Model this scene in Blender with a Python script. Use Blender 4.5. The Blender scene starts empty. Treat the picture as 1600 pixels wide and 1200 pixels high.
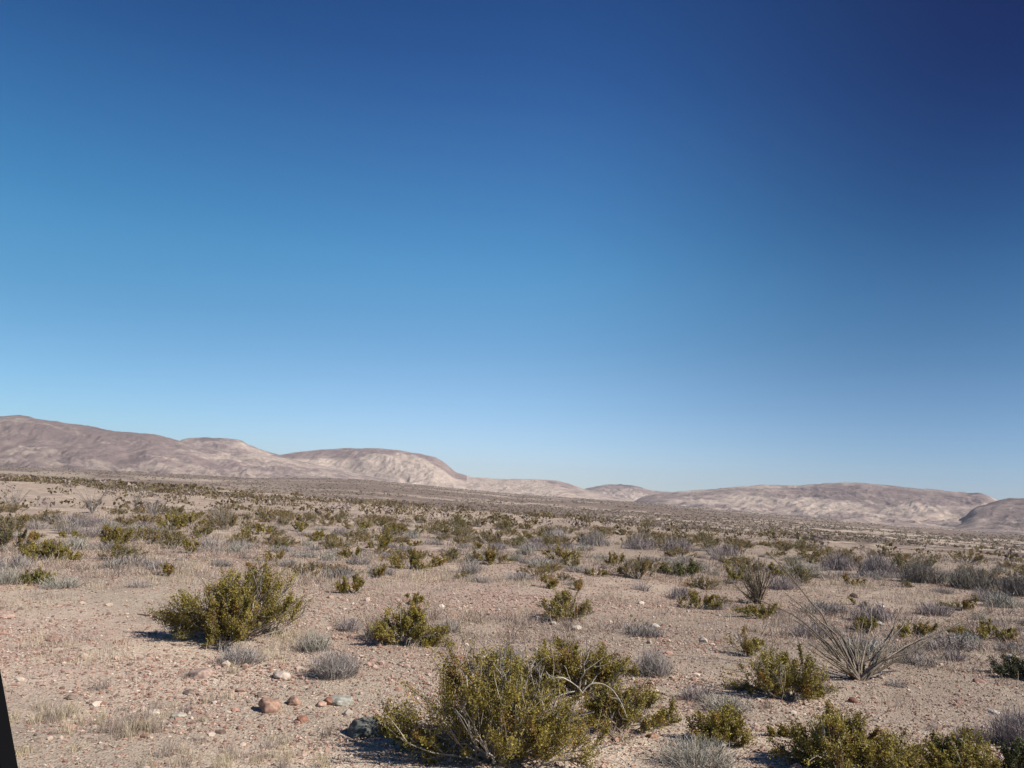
import bpy, math
import numpy as np
from mathutils import Vector, Matrix

sc = bpy.context.scene
COL = sc.collection
R = math.radians
rng = np.random.default_rng(11)

# ------------------------------------------------------------------ camera
W, H = 1600, 1200
F = 1256.0
ROLL = math.atan(0.056)
PITCH = math.atan(175 * math.cos(ROLL) / F)
CAM = np.array([0.0, 0.0, 3.0])
fw = np.array([0, math.cos(PITCH), math.sin(PITCH)])
r0 = np.array([1.0, 0, 0]); u0 = np.array([0, -math.sin(PITCH), math.cos(PITCH)])
RT = math.cos(ROLL) * r0 + math.sin(ROLL) * u0
UP = -math.sin(ROLL) * r0 + math.cos(ROLL) * u0
cam = bpy.data.cameras.new('camera'); camo = bpy.data.objects.new('camera', cam); COL.objects.link(camo)
cam.sensor_width = 36; cam.lens = 36 * F / W; cam.clip_start = 0.05; cam.clip_end = 60000
m = Matrix(((RT[0], UP[0], -fw[0], CAM[0]), (RT[1], UP[1], -fw[1], CAM[1]), (RT[2], UP[2], -fw[2], CAM[2]), (0, 0, 0, 1)))
camo.matrix_world = m
sc.camera = camo


def ray(px, py):
    px = np.asarray(px, float); py = np.asarray(py, float)
    d = F * fw + (px[..., None] - 800) * RT + (600 - py[..., None]) * UP
    return d / np.linalg.norm(d, axis=-1, keepdims=True)


# ------------------------------------------------------------------ noise
def _h(ix, iy, seed):
    n = (ix.astype(np.int64) * 374761393 + iy.astype(np.int64) * 668265263 + seed * 1442695041) & 0xFFFFFFFF
    n = ((n ^ (n >> 13)) * 1274126177) & 0xFFFFFFFF
    n = (n ^ (n >> 16)) & 0xFFFFFFFF
    n = (n * 2246822519) & 0xFFFFFFFF
    n = n ^ (n >> 15)
    return (n & 0xFFFFFF) / float(0xFFFFFF)


def vn(x, y, seed=0):
    x = np.asarray(x, float); y = np.asarray(y, float)
    ix = np.floor(x); iy = np.floor(y)
    fx = x - ix; fy = y - iy
    fx = fx ** 3 * (fx * (fx * 6 - 15) + 10); fy = fy ** 3 * (fy * (fy * 6 - 15) + 10)
    a = _h(ix, iy, seed); b = _h(ix + 1, iy, seed); c = _h(ix, iy + 1, seed); d = _h(ix + 1, iy + 1, seed)
    return (a + (b - a) * fx) * (1 - fy) + (c + (d - c) * fx) * fy


def fbm(x, y, oct=4, seed=0, gain=.5):
    s = 0; a = 1; t = 0
    ca, sa = math.cos(.6), math.sin(.6)
    for k in range(oct):
        s = s + a * vn(x, y, seed + k * 17); t += a; a *= gain
        x, y = (x * ca - y * sa) * 2.03 + 11.3, (x * sa + y * ca) * 2.03 + 5.7
    return s / t


def sst(a, b, x):
    t = np.clip((x - a) / (b - a), 0, 1)
    return t * t * (3 - 2 * t)


# ------------------------------------------------------------------ terrain
AZT = np.radians([-60, -32.5, -16, 0, 16, 32.5, 60])
EDGE = np.log([420., 330, 205, 128, 100, 84, 70])


BJ_PX = np.array([0, 200, 400, 475, 560, 650, 750, 800, 1000, 1200, 1400, 1600.])
BJ_UP = np.array([1, 4, 5, 9, 12, 9, 5, 3, 1, -6, -10, -10.])
_d = ray(BJ_PX, 730 + .056 * BJ_PX); BJ_AZ = np.arctan2(_d[:, 0], _d[:, 1]); BJ_Z = 18 + 1.75 * BJ_UP


def hgt(x, y):
    x = np.asarray(x, float); y = np.asarray(y, float)
    r = np.hypot(x, y); az = np.arctan2(x, y)
    re = np.exp(np.interp(az, AZT, EDGE)) * (1 + .10 * (fbm(az * 14, az * 0 + 3, 3, 5) - .5))
    near = (fbm(x / 9, y / 9, 3, 1) - .5) * .55 + (fbm(x / 1.6, y / 1.6, 3, 2) - .5) * .10
    near = near * sst(1, 9, r)
    far = (fbm(x / 40, y / 40, 3, 3) - .5) * 1.0 * sst(30, 90, r)
    t = sst(0, 1, (r - re) / (re * .9 + 60))
    bj = np.interp(az, BJ_AZ, BJ_Z)
    valley = -15.0 + (fbm(x / 260, y / 260, 3, 4) - .5) * 1.6 + bj * sst(450, 2250, r)
    z = (near + far) * (1 - t) + t * valley
    # low bank in front of the reddish gravel flat
    return z


def mesh_from(name, v, f, mat=None, smooth=True, attrs=None, mats=None, mi=None):
    """v (n,3), f (m,k) all faces the same size"""
    me = bpy.data.meshes.new(name)
    v = np.ascontiguousarray(v, np.float32); f = np.ascontiguousarray(f, np.int32)
    k = f.shape[1]
    me.vertices.add(len(v)); me.vertices.foreach_set('co', v.ravel())
    me.loops.add(f.size); me.loops.foreach_set('vertex_index', f.ravel())
    me.polygons.add(len(f)); me.polygons.foreach_set('loop_start', np.arange(0, f.size, k, dtype=np.int32))
    if mats:
        for q in mats: me.materials.append(q)
        if mi is not None: me.polygons.foreach_set('material_index', np.asarray(mi, np.int32))
    elif mat: me.materials.append(mat)
    me.polygons.foreach_set('use_smooth', np.full(len(f), smooth))
    for an, av in (attrs or {}).items():
        av = np.asarray(av, np.float32)
        if av.ndim == 1:
            a = me.attributes.new(an, 'FLOAT', 'POINT'); a.data.foreach_set('value', av)
        else:
            a = me.attributes.new(an, 'FLOAT_COLOR', 'POINT')
            c = np.ones((len(av), 4), np.float32); c[:, :3] = av; a.data.foreach_set('color', c.ravel())
    me.update(calc_edges=True); me.validate()
    return me


def link(name, me, parent=None, loc=None):
    o = bpy.data.objects.new(name, me); COL.objects.link(o)
    if parent is not None: o.parent = parent
    if loc is not None: o.location = loc
    return o


def tag(o, label, cat, group=None):
    o['label'] = label; o['category'] = cat
    if group: o['group'] = group
    return o


# ------------------------------------------------------------------ materials
def newmat(name, rough=.9, spec=.15):
    mt = bpy.data.materials.new(name); mt.use_nodes = True
    b = mt.node_tree.nodes['Principled BSDF']
    b.inputs['Roughness'].default_value = rough
    b.inputs['Specular IOR Level'].default_value = spec
    return mt, mt.node_tree.nodes, mt.node_tree.links, b


def nd(ns, t, **kw):
    n = ns.new(t)
    for k, v in kw.items(): setattr(n, k, v)
    return n


def attr(ns, name):
    return nd(ns, 'ShaderNodeAttribute', attribute_name=name)


def mixc(ns, ls, fac, a, b, mode='MIX'):
    n = nd(ns, 'ShaderNodeMix', data_type='RGBA', blend_type=mode)
    for sock, val in ((n.inputs[0], fac), (n.inputs[6], a), (n.inputs[7], b)):
        if isinstance(val, bpy.types.NodeSocket): ls.new(val, sock)
        elif isinstance(val, (int, float)): sock.default_value = val
        else: sock.default_value = (*val, 1)
    return n.outputs[2]


def noise(ns, ls, co, scale, detail=4, rough=.55):
    n = nd(ns, 'ShaderNodeTexNoise'); n.inputs['Scale'].default_value = scale
    n.inputs['Detail'].default_value = detail; n.inputs['Roughness'].default_value = rough
    ls.new(co, n.inputs['Vector']); return n.outputs['Fac']


def ramp(ns, ls, fac, a, b, lo=0., hi=1.):
    n = nd(ns, 'ShaderNodeMapRange'); n.interpolation_type = 'SMOOTHSTEP'
    n.inputs['From Min'].default_value = a; n.inputs['From Max'].default_value = b
    n.inputs['To Min'].default_value = lo; n.inputs['To Max'].default_value = hi
    ls.new(fac, n.inputs['Value']); return n.outputs['Result']


def mul(ns, ls, a, b, op='MULTIPLY'):
    n = nd(ns, 'ShaderNodeMath', operation=op)
    for s, v in ((n.inputs[0], a), (n.inputs[1], b)):
        if isinstance(v, bpy.types.NodeSocket): ls.new(v, s)
        else: s.default_value = v
    return n.outputs[0]


def vcol_mat(name, rough=.9, spec=.1, noise_scale=None, amt=.3, translucent=0):
    mt, ns, ls, b = newmat(name, rough, spec)
    a = attr(ns, 'tint')
    c = a.outputs['Color']
    if noise_scale:
        tc = nd(ns, 'ShaderNodeTexCoord')
        f = noise(ns, ls, tc.outputs['Object'], noise_scale)
        v = ramp(ns, ls, f, .3, .7, 1 - amt, 1 + amt)
        c = mixc(ns, ls, 1.0, c, v, 'MULTIPLY')
    ls.new(c, b.inputs['Base Color'])
    if translucent:
        tr = nd(ns, 'ShaderNodeBsdfTranslucent'); ls.new(c, tr.inputs['Color'])
        mx = nd(ns, 'ShaderNodeMixShader'); mx.inputs[0].default_value = translucent
        ls.new(b.outputs[0], mx.inputs[1]); ls.new(tr.outputs[0], mx.inputs[2])
        ls.new(mx.outputs[0], ns['Material Output'].inputs['Surface'])
    return mt


M_LEAF = vcol_mat('creosote_leaf', .55, .3, translucent=.25)
M_BARK = vcol_mat('grey_bark', .9, .1, 30, .3)
M_TWIG = vcol_mat('dry_twig', .9, .1)
M_GRASS = vcol_mat('dry_grass_blade', .8, .15, translucent=.3)
M_ROCK = vcol_mat('desert_rock', .9, .15, 14, .28)
M_GRAVEL = vcol_mat('loose_gravel', .9, .15)

# ground
def ground_material():
    mt, ns, ls, b = newmat('desert_soil', .95, .05)
    tc = nd(ns, 'ShaderNodeTexCoord'); co = tc.outputs['Object']
    brn = attr(ns, 'brown').outputs['Fac']
    red = attr(ns, 'redness').outputs['Fac']; veg = attr(ns, 'veg').outputs['Fac']
    pale = attr(ns, 'pale').outputs['Fac']; far = attr(ns, 'farness').outputs['Fac']
    n1 = noise(ns, ls, co, .35, 5); n2 = noise(ns, ls, co, 2.2, 6, .65); n3 = noise(ns, ls, co, 14, 5, .7)
    base = mixc(ns, ls, ramp(ns, ls, n1, .35, .65), SAND_A, SAND_B)
    base = mixc(ns, ls, ramp(ns, ls, n2, .45, .72, 0, .7), base, SAND_C)
    base = mixc(ns, ls, red, base, RED_A)
    nf = noise(ns, ls, co, 3.5, 6, .7)
    base = mixc(ns, ls, mul(ns, ls, red, ramp(ns, ls, nf, .46, .66, 0, .55)), base, RED_B)
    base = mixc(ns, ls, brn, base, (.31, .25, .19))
    base = mixc(ns, ls, 1.0, base, ramp(ns, ls, n3, .25, .75, .72, 1.25), 'MULTIPLY')
    # pebbles embedded in the soil
    for sc_, lo, hi, amt in ((55, .10, .24, .55), (22, .10, .22, .7)):
        v = nd(ns, 'ShaderNodeTexVoronoi'); v.inputs['Scale'].default_value = sc_; ls.new(co, v.inputs['Vector'])
        sep = nd(ns, 'ShaderNodeSeparateColor'); ls.new(v.outputs['Color'], sep.inputs[0])
        has = ramp(ns, ls, sep.outputs[0], .52, .60)
        disc = ramp(ns, ls, v.outputs['Distance'], lo, hi, 1, 0)
        mask = mul(ns, ls, mul(ns, ls, has, disc), amt)
        cr = nd(ns, 'ShaderNodeValToRGB'); e = cr.color_ramp
        e.elements[0].color = (.14, .085, .06, 1); e.elements[1].color = (.62, .55, .46, 1)
        q = e.elements.new(.35); q.color = (.30, .17, .12, 1); q = e.elements.new(.7); q.color = (.36, .29, .23, 1)
        ls.new(sep.outputs[1], cr.inputs[0])
        base = mixc(ns, ls, mask, base, cr.outputs[0])
    # dry-grass film and low brush on the farther flats
    g1 = noise(ns, ls, co, .9, 6, .7)
    fm = mul(ns, ls, far, ramp(ns, ls, g1, .38, .60, 0, .85))
    base = mixc(ns, ls, fm, base, (.32, .238, .19))
    g2 = noise(ns, ls, co, .22, 7, .75)
    fm2 = mul(ns, ls, far, ramp(ns, ls, g2, .5, .68, 0, .8))
    base = mixc(ns, ls, fm2, base, (.225, .165, .13))
    g3 = noise(ns, ls, co, .10, 8, .8)
    vg = mul(ns, ls, veg, ramp(ns, ls, g3, .3, .62, .55, 1.0))
    base = mixc(ns, ls, vg, base, VEG)
    base = mixc(ns, ls, pale, base, PALE)
    ls.new(base, b.inputs['Base Color'])
    bp = nd(ns, 'ShaderNodeBump'); bp.inputs['Strength'].default_value = .8; bp.inputs['Distance'].default_value = .05
    vb = nd(ns, 'ShaderNodeTexVoronoi'); vb.inputs['Scale'].default_value = 24; ls.new(co, vb.inputs['Vector'])
    hh = mul(ns, ls, mul(ns, ls, ramp(ns, ls, vb.outputs['Distance'], 0, .5, 1, 0), .35), mul(ns, ls, n3, n2, 'ADD'), 'ADD')
    ls.new(hh, bp.inputs['Height']); ls.new(bp.outputs[0], b.inputs['Normal'])
    return mt


SAND_A = (.60, .482, .365); SAND_B = (.53, .418, .315); SAND_C = (.45, .345, .255)
RED_A = (.46, .345, .275); RED_B = (.33, .20, .155)
VEG = (.17, .12, .094); PALE = (.50, .40, .30)
M_GROUND = ground_material()


def hill_material():
    mt, ns, ls, b = newmat('hill_slope', .95, .03)
    tc = nd(ns, 'ShaderNodeTexCoord'); co = tc.outputs['Object']
    rk = attr(ns, 'rock').outputs['Fac']; dk = attr(ns, 'dark').outputs['Fac']
    n1 = noise(ns, ls, co, .012, 8, .7); n2 = noise(ns, ls, co, .035, 8, .8)
    s = mul(ns, ls, mul(ns, ls, rk, .62), ramp(ns, ls, n1, .3, .7, -.22, .42), 'ADD')
    base = mixc(ns, ls, ramp(ns, ls, s, .12, .78), HILL_TAN, HILL_MAUVE)
    base = mixc(ns, ls, ramp(ns, ls, n2, .46, .66, 0, .5), base, (.23, .17, .14))
    n4 = noise(ns, ls, co, .02, 6, .7)
    base = mixc(ns, ls, ramp(ns, ls, n4, .6, .72, 0, .3), base, (.52, .43, .34))
    n5 = noise(ns, ls, co, .16, 4, .7)
    base = mixc(ns, ls, ramp(ns, ls, n5, .52, .64, 0, .42), base, (.16, .12, .10))
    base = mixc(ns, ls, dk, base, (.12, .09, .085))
    ls.new(base, b.inputs['Base Color'])
    bp = nd(ns, 'ShaderNodeBump'); bp.inputs['Strength'].default_value = .9; bp.inputs['Distance'].default_value = 16
    ls.new(mul(ns, ls, n1, mul(ns, ls, n2, .6), 'ADD'), bp.inputs['Height']); ls.new(bp.outputs[0], b.inputs['Normal'])
    return mt


HILL_TAN = (.56, .445, .36); HILL_MAUVE = (.28, .207, .19)
M_HILL = hill_material()

# ------------------------------------------------------------------ ground sheet
def build_ground():
    az = np.concatenate([np.radians(np.arange(-180, -42, 3.0)), np.radians(np.arange(-42, 42, .14)), np.radians(np.arange(42, 180, 3.0))])
    n = len(az)
    rr = [0.6]
    while rr[-1] < 7000: rr.append(rr[-1] * (1.009 if 6 < rr[-1] < 60 else 1.0145))
    rr = np.array(rr); m_ = len(rr)
    A, Q = np.meshgrid(az, rr)
    x = np.sin(A) * Q; y = np.cos(A) * Q
    z = hgt(x, y)
    z = z - sst(4500, 7000, Q) * 20
    v = np.stack([x, y, z], -1).reshape(-1, 3)
    v = np.vstack([v, [[0, 0, hgt(0., 0.)]]])
    i = np.arange(m_ - 1)[:, None] * n; j = np.arange(n)[None, :]; j2 = (j + 1) % n
    f = np.stack([i + j, i + n + j, i + n + j2, i + j2], -1).reshape(-1, 4)[:, ::-1]
    # centre fan as degenerate-free quads: pairs of triangles merged
    c = len(v) - 1
    fan = np.array([[c, (k + 2) % n, (k + 1) % n, k] for k in range(0, n - 1, 2)])
    if n % 2: fan = np.vstack([fan[:-1], [[c, 0, n - 1, n - 2]]]) if False else fan
    f = np.vstack([f, fan])
    X, Y = v[:, 0], v[:, 1]; r = np.hypot(X, Y); a = np.arctan2(X, Y)
    red = sst(.40, .60, fbm(X / 5, Y / 5, 4, 21)) * .75
    def blob(px, py, sx, sy):
        p = ground_at(px, py); d = np.hypot((X - p[0]) / sx, (Y - p[1]) / sy)
        return np.exp(-d * d)
    red = np.clip(red * sst(8, 14, r) + 1.0 * blob(960, 960, 3.8, 8) + .9 * blob(760, 930, 2.5, 6) + .8 * blob(60, 1000, 2.0, 2.2) + .5 * blob(1260, 945, 2.5, 3.5) + .6 * blob(1450, 1100, 2.4, 2.5), 0, 1)
    red = red * (.5 + .5 * sst(.3, .6, fbm(X / 1.2, Y / 1.2, 4, 22)))
    red *= (1 - sst(60, 140, r) * .5) * (1 - .9 * sandy(X, Y))
    far = sst(14, 40, r)
    re = np.exp(np.interp(a, AZT, EDGE))
    veg = sst(1.0, 1.3, r / re)
    s = r * .0
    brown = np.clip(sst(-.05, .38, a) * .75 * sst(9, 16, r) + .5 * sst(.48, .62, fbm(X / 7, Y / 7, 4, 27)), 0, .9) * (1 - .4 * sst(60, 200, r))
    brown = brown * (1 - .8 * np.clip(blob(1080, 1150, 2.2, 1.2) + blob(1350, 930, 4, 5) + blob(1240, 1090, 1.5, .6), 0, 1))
    st = fbm(a * 5, np.log(np.maximum(r, 1)) * 16 + a * 3, 4, 31)
    strip = sst(.54, .60, st) * sst(1.3, 2.0, r / re) * (1 - sst(1700, 2500, r))
    strip = strip * sst(.35, .55, fbm(a * 60, r / 30, 3, 33)) * np.interp(a, [-.6, -.2, .1, .3], [.25, .5, .9, 1])
    fanp = sst(420, 700, r) * (1 - sst(1500, 1900, r)) * np.interp(a, [-.6, -.3, -.22, .6], [.8, .6, 0, 0]) * sst(.35, .6, fbm(a * 20, np.log(np.maximum(r, 1)) * 8, 4, 35))
    pale = np.clip(strip * .85 + fanp * .6, 0, 1)
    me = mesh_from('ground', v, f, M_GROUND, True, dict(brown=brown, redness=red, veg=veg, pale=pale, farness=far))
    o = link('ground', me); o['kind'] = 'structure'
    return o


def ground_at(px, py):
    """point of the ground seen at a photo position"""
    d = ray(px, py)
    t = np.geomspace(2, 6000, 5000)
    P = CAM + t[:, None] * d
    below = P[:, 2] < hgt(P[:, 0], P[:, 1])
    k = int(np.argmax(below)) if below.any() else len(t) - 1
    lo, hi = t[max(k - 1, 0)], t[k]
    for _ in range(20):
        mid = (lo + hi) / 2; p = CAM + mid * d
        if p[2] < hgt(p[0], p[1]): hi = mid
        else: lo = mid
    p = CAM + hi * d
    p[2] = hgt(p[0], p[1])
    return p


SANDY = [(*ground_at(px, py)[:2], sx, sy) for px, py, sx, sy in ((250, 1180, 3.0, 1.3), (60, 1150, 1.6, 1.6), (480, 1130, .9, 1.0), (1080, 1150, 2.2, 1.2), (1010, 1190, 1.6, .8), (200, 935, 4, 4), (1240, 1120, 1.2, .7), (1370, 930, 4, 5))]


def sandy(X, Y):
    q = 0
    for cx, cy, sx, sy in SANDY: q = np.maximum(q, np.exp(-((X - cx) / sx) ** 2 - ((Y - cy) / sy) ** 2))
    return q * (.6 + .4 * sst(.3, .6, fbm(X * 1.1, Y * 1.1, 3, 81)))


build_ground()

# ------------------------------------------------------------------ hills
def build_hill(pts, rbase, rridge, seed, gully, rockf, darkf=None, rough=1.0, zb=-15.0):
    pts = np.array(pts, float)
    d = ray(pts[:, 0], pts[:, 1])
    az_p = np.arctan2(d[:, 0], d[:, 1]); tan_p = d[:, 2] / np.hypot(d[:, 0], d[:, 1])
    az = np.arange(az_p[0], az_p[-1], R(.055)); n = len(az)
    # smooth interpolation of the skyline
    tan_e = np.interp(az, az_p, tan_p)
    k = np.hanning(9); k /= k.sum(); pad = np.pad(tan_e, 4, mode='edge'); tan_e = np.convolve(pad, k, 'valid')
    rr = rridge * (1 + .10 * (fbm(az * 6, az * 0 + seed, 3, seed) - .5))
    rb = rbase * (1 + .16 * (fbm(az * 7, az * 0 + seed + .5, 3, seed + 1) - .5))
    zr = CAM[2] + rr * tan_e
    ends = np.clip(np.minimum(az - az[0], az[-1] - az) / R(2.0), 0, 1); ends = ends * ends * (3 - 2 * ends)
    zr = (zb - 12) + (zr - zb + 12) * ends
    T = np.concatenate([np.linspace(-.06, 1, 230), np.linspace(1.012, 1.9, 30)]); m_ = len(T)
    t = T[:, None]; r = rb + (rr - rb) * t
    A = np.broadcast_to(az, r.shape)
    x = np.sin(A) * r; y = np.cos(A) * r
    Hh = zr - zb
    tt = np.clip(t, 0, 1)
    steep = .55 + .3 * (fbm(A * 12, A * 0 + 1, 2, seed + 3) - .5)
    prof = (1 - steep) * tt ** 1.3 + steep * sst(.30, 1.0, tt) * tt ** .3
    up = zb + Hh * prof
    wx = (fbm(x / 420, y / 420, 3, seed + 5) - .5) * 420
    s_ = A * rridge
    g = 1 - np.abs(2 * fbm((s_ + wx * .9 + r * .35) / gully, r / (gully * 4.0), 4, seed + 6, .55) - 1)
    g2 = fbm((x + wx) / 90, y / 130, 4, seed + 7) - .5
    win = np.sin(np.pi * np.clip(tt, 0, 1)) ** .8
    g3 = 1 - np.abs(2 * fbm((s_ + wx * .5 - r * .25) / 75, r / 260, 4, seed + 8, .6) - 1)
    z = up + Hh * .20 * win * (g - .78) + Hh * .10 * win * g2 + Hh * .075 * win * (np.maximum(g3, .45) ** 1.6 - .6)
    # never above the sight line of the skyline
    cap = CAM[2] + r * tan_e - 1.0 - (1 - tt) * .02 * Hh
    z = np.where(t < 1, np.minimum(z, np.maximum(cap, zb)), z)
    back = zr - Hh * sst(1.0, 1.9, t) * 1.05
    z = np.where(t > 1, back + Hh * .05 * (g2) * sst(1, 1.2, t), z)
    z = z - 8.0 * (1 - sst(-.06, .04, t)) 
    z = z + (fbm(x / 38, y / 38, 4, seed + 9) - .5) * 9 * rough * sst(.0, .4, t) * np.clip(Hh / 110, .15, 1)
    v = np.stack([x, y, z], -1).reshape(-1, 3)
    i = np.arange(m_ - 1)[:, None] * n; j = np.arange(n - 1)[None, :]
    f = np.stack([i + j, i + j + 1, i + n + j + 1, i + n + j], -1).reshape(-1, 4)
    hf = np.clip((z + (fbm(x / 55, y / 55, 4, seed + 30) - .5) * Hh * .16 - zb) / np.maximum(Hh, 1), 0, 1)
    px = np.interp(A, az_p, pts[:, 0])
    rock = np.clip(rockf(px, hf, g, fbm(x / 300, y / 300, 4, seed + 12)), 0, 1)
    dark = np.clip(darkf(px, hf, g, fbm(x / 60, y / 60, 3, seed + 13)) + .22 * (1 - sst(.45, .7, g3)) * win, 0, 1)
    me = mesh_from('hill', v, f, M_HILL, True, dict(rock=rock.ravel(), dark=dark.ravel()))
    o = link('hill', me); o['kind'] = 'structure'
    return o


# far-left range
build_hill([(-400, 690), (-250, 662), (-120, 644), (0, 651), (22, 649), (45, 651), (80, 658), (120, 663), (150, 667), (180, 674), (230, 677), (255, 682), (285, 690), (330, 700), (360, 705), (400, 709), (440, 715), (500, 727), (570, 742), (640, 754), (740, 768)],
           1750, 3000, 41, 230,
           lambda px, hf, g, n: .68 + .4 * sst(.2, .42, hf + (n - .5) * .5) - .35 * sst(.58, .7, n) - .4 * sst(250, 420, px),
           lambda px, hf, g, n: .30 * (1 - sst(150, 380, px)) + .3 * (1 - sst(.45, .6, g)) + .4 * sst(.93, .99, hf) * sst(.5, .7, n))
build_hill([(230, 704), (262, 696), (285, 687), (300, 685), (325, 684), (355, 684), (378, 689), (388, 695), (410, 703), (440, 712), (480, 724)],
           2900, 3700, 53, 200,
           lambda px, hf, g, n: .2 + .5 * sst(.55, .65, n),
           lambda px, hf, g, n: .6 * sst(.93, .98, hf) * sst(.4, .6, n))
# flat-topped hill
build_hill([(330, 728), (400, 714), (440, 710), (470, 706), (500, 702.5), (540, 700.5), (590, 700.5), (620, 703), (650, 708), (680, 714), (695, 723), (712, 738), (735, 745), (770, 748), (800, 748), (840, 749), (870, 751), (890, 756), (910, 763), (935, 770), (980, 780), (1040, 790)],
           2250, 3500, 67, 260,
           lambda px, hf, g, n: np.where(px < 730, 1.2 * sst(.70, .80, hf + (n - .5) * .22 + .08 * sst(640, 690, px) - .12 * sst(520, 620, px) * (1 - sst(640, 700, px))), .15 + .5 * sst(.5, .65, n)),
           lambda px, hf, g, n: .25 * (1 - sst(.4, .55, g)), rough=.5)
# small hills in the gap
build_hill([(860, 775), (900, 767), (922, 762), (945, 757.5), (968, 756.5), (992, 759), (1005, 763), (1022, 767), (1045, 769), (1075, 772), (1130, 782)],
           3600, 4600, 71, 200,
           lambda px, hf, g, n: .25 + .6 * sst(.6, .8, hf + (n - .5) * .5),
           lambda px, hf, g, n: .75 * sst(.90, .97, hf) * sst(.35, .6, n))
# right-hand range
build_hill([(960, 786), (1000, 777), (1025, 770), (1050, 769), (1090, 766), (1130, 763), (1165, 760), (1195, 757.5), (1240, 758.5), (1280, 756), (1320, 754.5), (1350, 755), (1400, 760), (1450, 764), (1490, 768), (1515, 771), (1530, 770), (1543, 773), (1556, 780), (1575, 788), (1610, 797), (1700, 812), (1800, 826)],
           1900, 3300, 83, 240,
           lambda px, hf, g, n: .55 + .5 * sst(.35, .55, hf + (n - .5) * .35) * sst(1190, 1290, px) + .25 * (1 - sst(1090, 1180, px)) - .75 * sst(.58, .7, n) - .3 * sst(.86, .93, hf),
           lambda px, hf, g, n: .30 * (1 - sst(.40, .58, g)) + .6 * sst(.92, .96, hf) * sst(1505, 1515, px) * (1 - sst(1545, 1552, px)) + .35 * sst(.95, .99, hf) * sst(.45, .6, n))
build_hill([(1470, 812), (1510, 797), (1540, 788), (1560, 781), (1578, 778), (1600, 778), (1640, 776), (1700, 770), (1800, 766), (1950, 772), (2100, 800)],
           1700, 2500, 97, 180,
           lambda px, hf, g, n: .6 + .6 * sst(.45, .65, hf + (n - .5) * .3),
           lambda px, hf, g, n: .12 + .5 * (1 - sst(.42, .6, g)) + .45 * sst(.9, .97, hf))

# ------------------------------------------------------------------ mesh pieces for plants
def tubes(P, rad, sides=3, seed=0):
    """P (n,k,3) polylines, rad (n,k) -> verts, quads"""
    n, k, _ = P.shape
    T = np.gradient(P, axis=1); T /= np.linalg.norm(T, axis=2, keepdims=True) + 1e-9
    ref = np.where(np.abs(T[..., 2:3]) > .9, np.array([1., 0, 0]), np.array([0, 0, 1.]))
    U = np.cross(T, ref); U /= np.linalg.norm(U, axis=2, keepdims=True) + 1e-9
    V = np.cross(T, U)
    a = np.arange(sides) * 2 * np.pi / sides
    ring = P[:, :, None, :] + rad[:, :, None, None] * (np.cos(a)[None, None, :, None] * U[:, :, None, :] + np.sin(a)[None, None, :, None] * V[:, :, None, :])
    v = ring.reshape(-1, 3)
    b = (np.arange(n) * k * sides)[:, None, None]; i = (np.arange(k - 1) * sides)[None, :, None]
    s = np.arange(sides)[None, None, :]; s2 = (s + 1) % sides
    f = np.stack([b + i + s, b + i + s2, b + i + sides + s2, b + i + sides + s], -1).reshape(-1, 4)
    return v, f


def blades(P, w, rg):
    """flat two-segment ribbons along polylines P (n,k,3), width w (n,k)"""
    n, k, _ = P.shape
    a = rg.uniform(0, np.pi, n); side = np.stack([np.cos(a), np.sin(a), np.zeros(n)], -1)[:, None, :]
    L = P - side * w[..., None] * .5; Q = P + side * w[..., None] * .5
    v = np.stack([L, Q], 2).reshape(-1, 3)
    b = (np.arange(n) * k * 2)[:, None]; i = (np.arange(k - 1) * 2)[None, :]
    f = np.stack([b + i, b + i + 1, b + i + 3, b + i + 2], -1).reshape(-1, 4)
    return v, f


def leaves(C, size, rg, up=.4, aspect=.5):
    n = len(C)
    A = rg.normal(size=(n, 3)); A[:, 2] += up; A /= np.linalg.norm(A, axis=1, keepdims=True)
    B = rg.normal(size=(n, 3)); B -= A * (A * B).sum(1, keepdims=True); B /= np.linalg.norm(B, axis=1, keepdims=True)
    s = (size * rg.uniform(.6, 1.4, n))[:, None]
    v = np.stack([C - A * s * .5, C + B * s * aspect * .5, C + A * s * .5, C - B * s * aspect * .5], 1).reshape(-1, 3)
    f = np.arange(4 * n).reshape(-1, 4)
    return v, f


def curve(p0, p1, p2, k):
    t = np.linspace(0, 1, k)[None, :, None]
    return (1 - t) ** 2 * p0[:, None] + 2 * t * (1 - t) * p1[:, None] + t * t * p2[:, None]


GREEN = np.array([.255, .198, .042]); RUST = np.array([.30, .18, .05]); YEL = np.array([.33, .27, .08]); DKG = np.array([.085, .082, .028])


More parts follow.
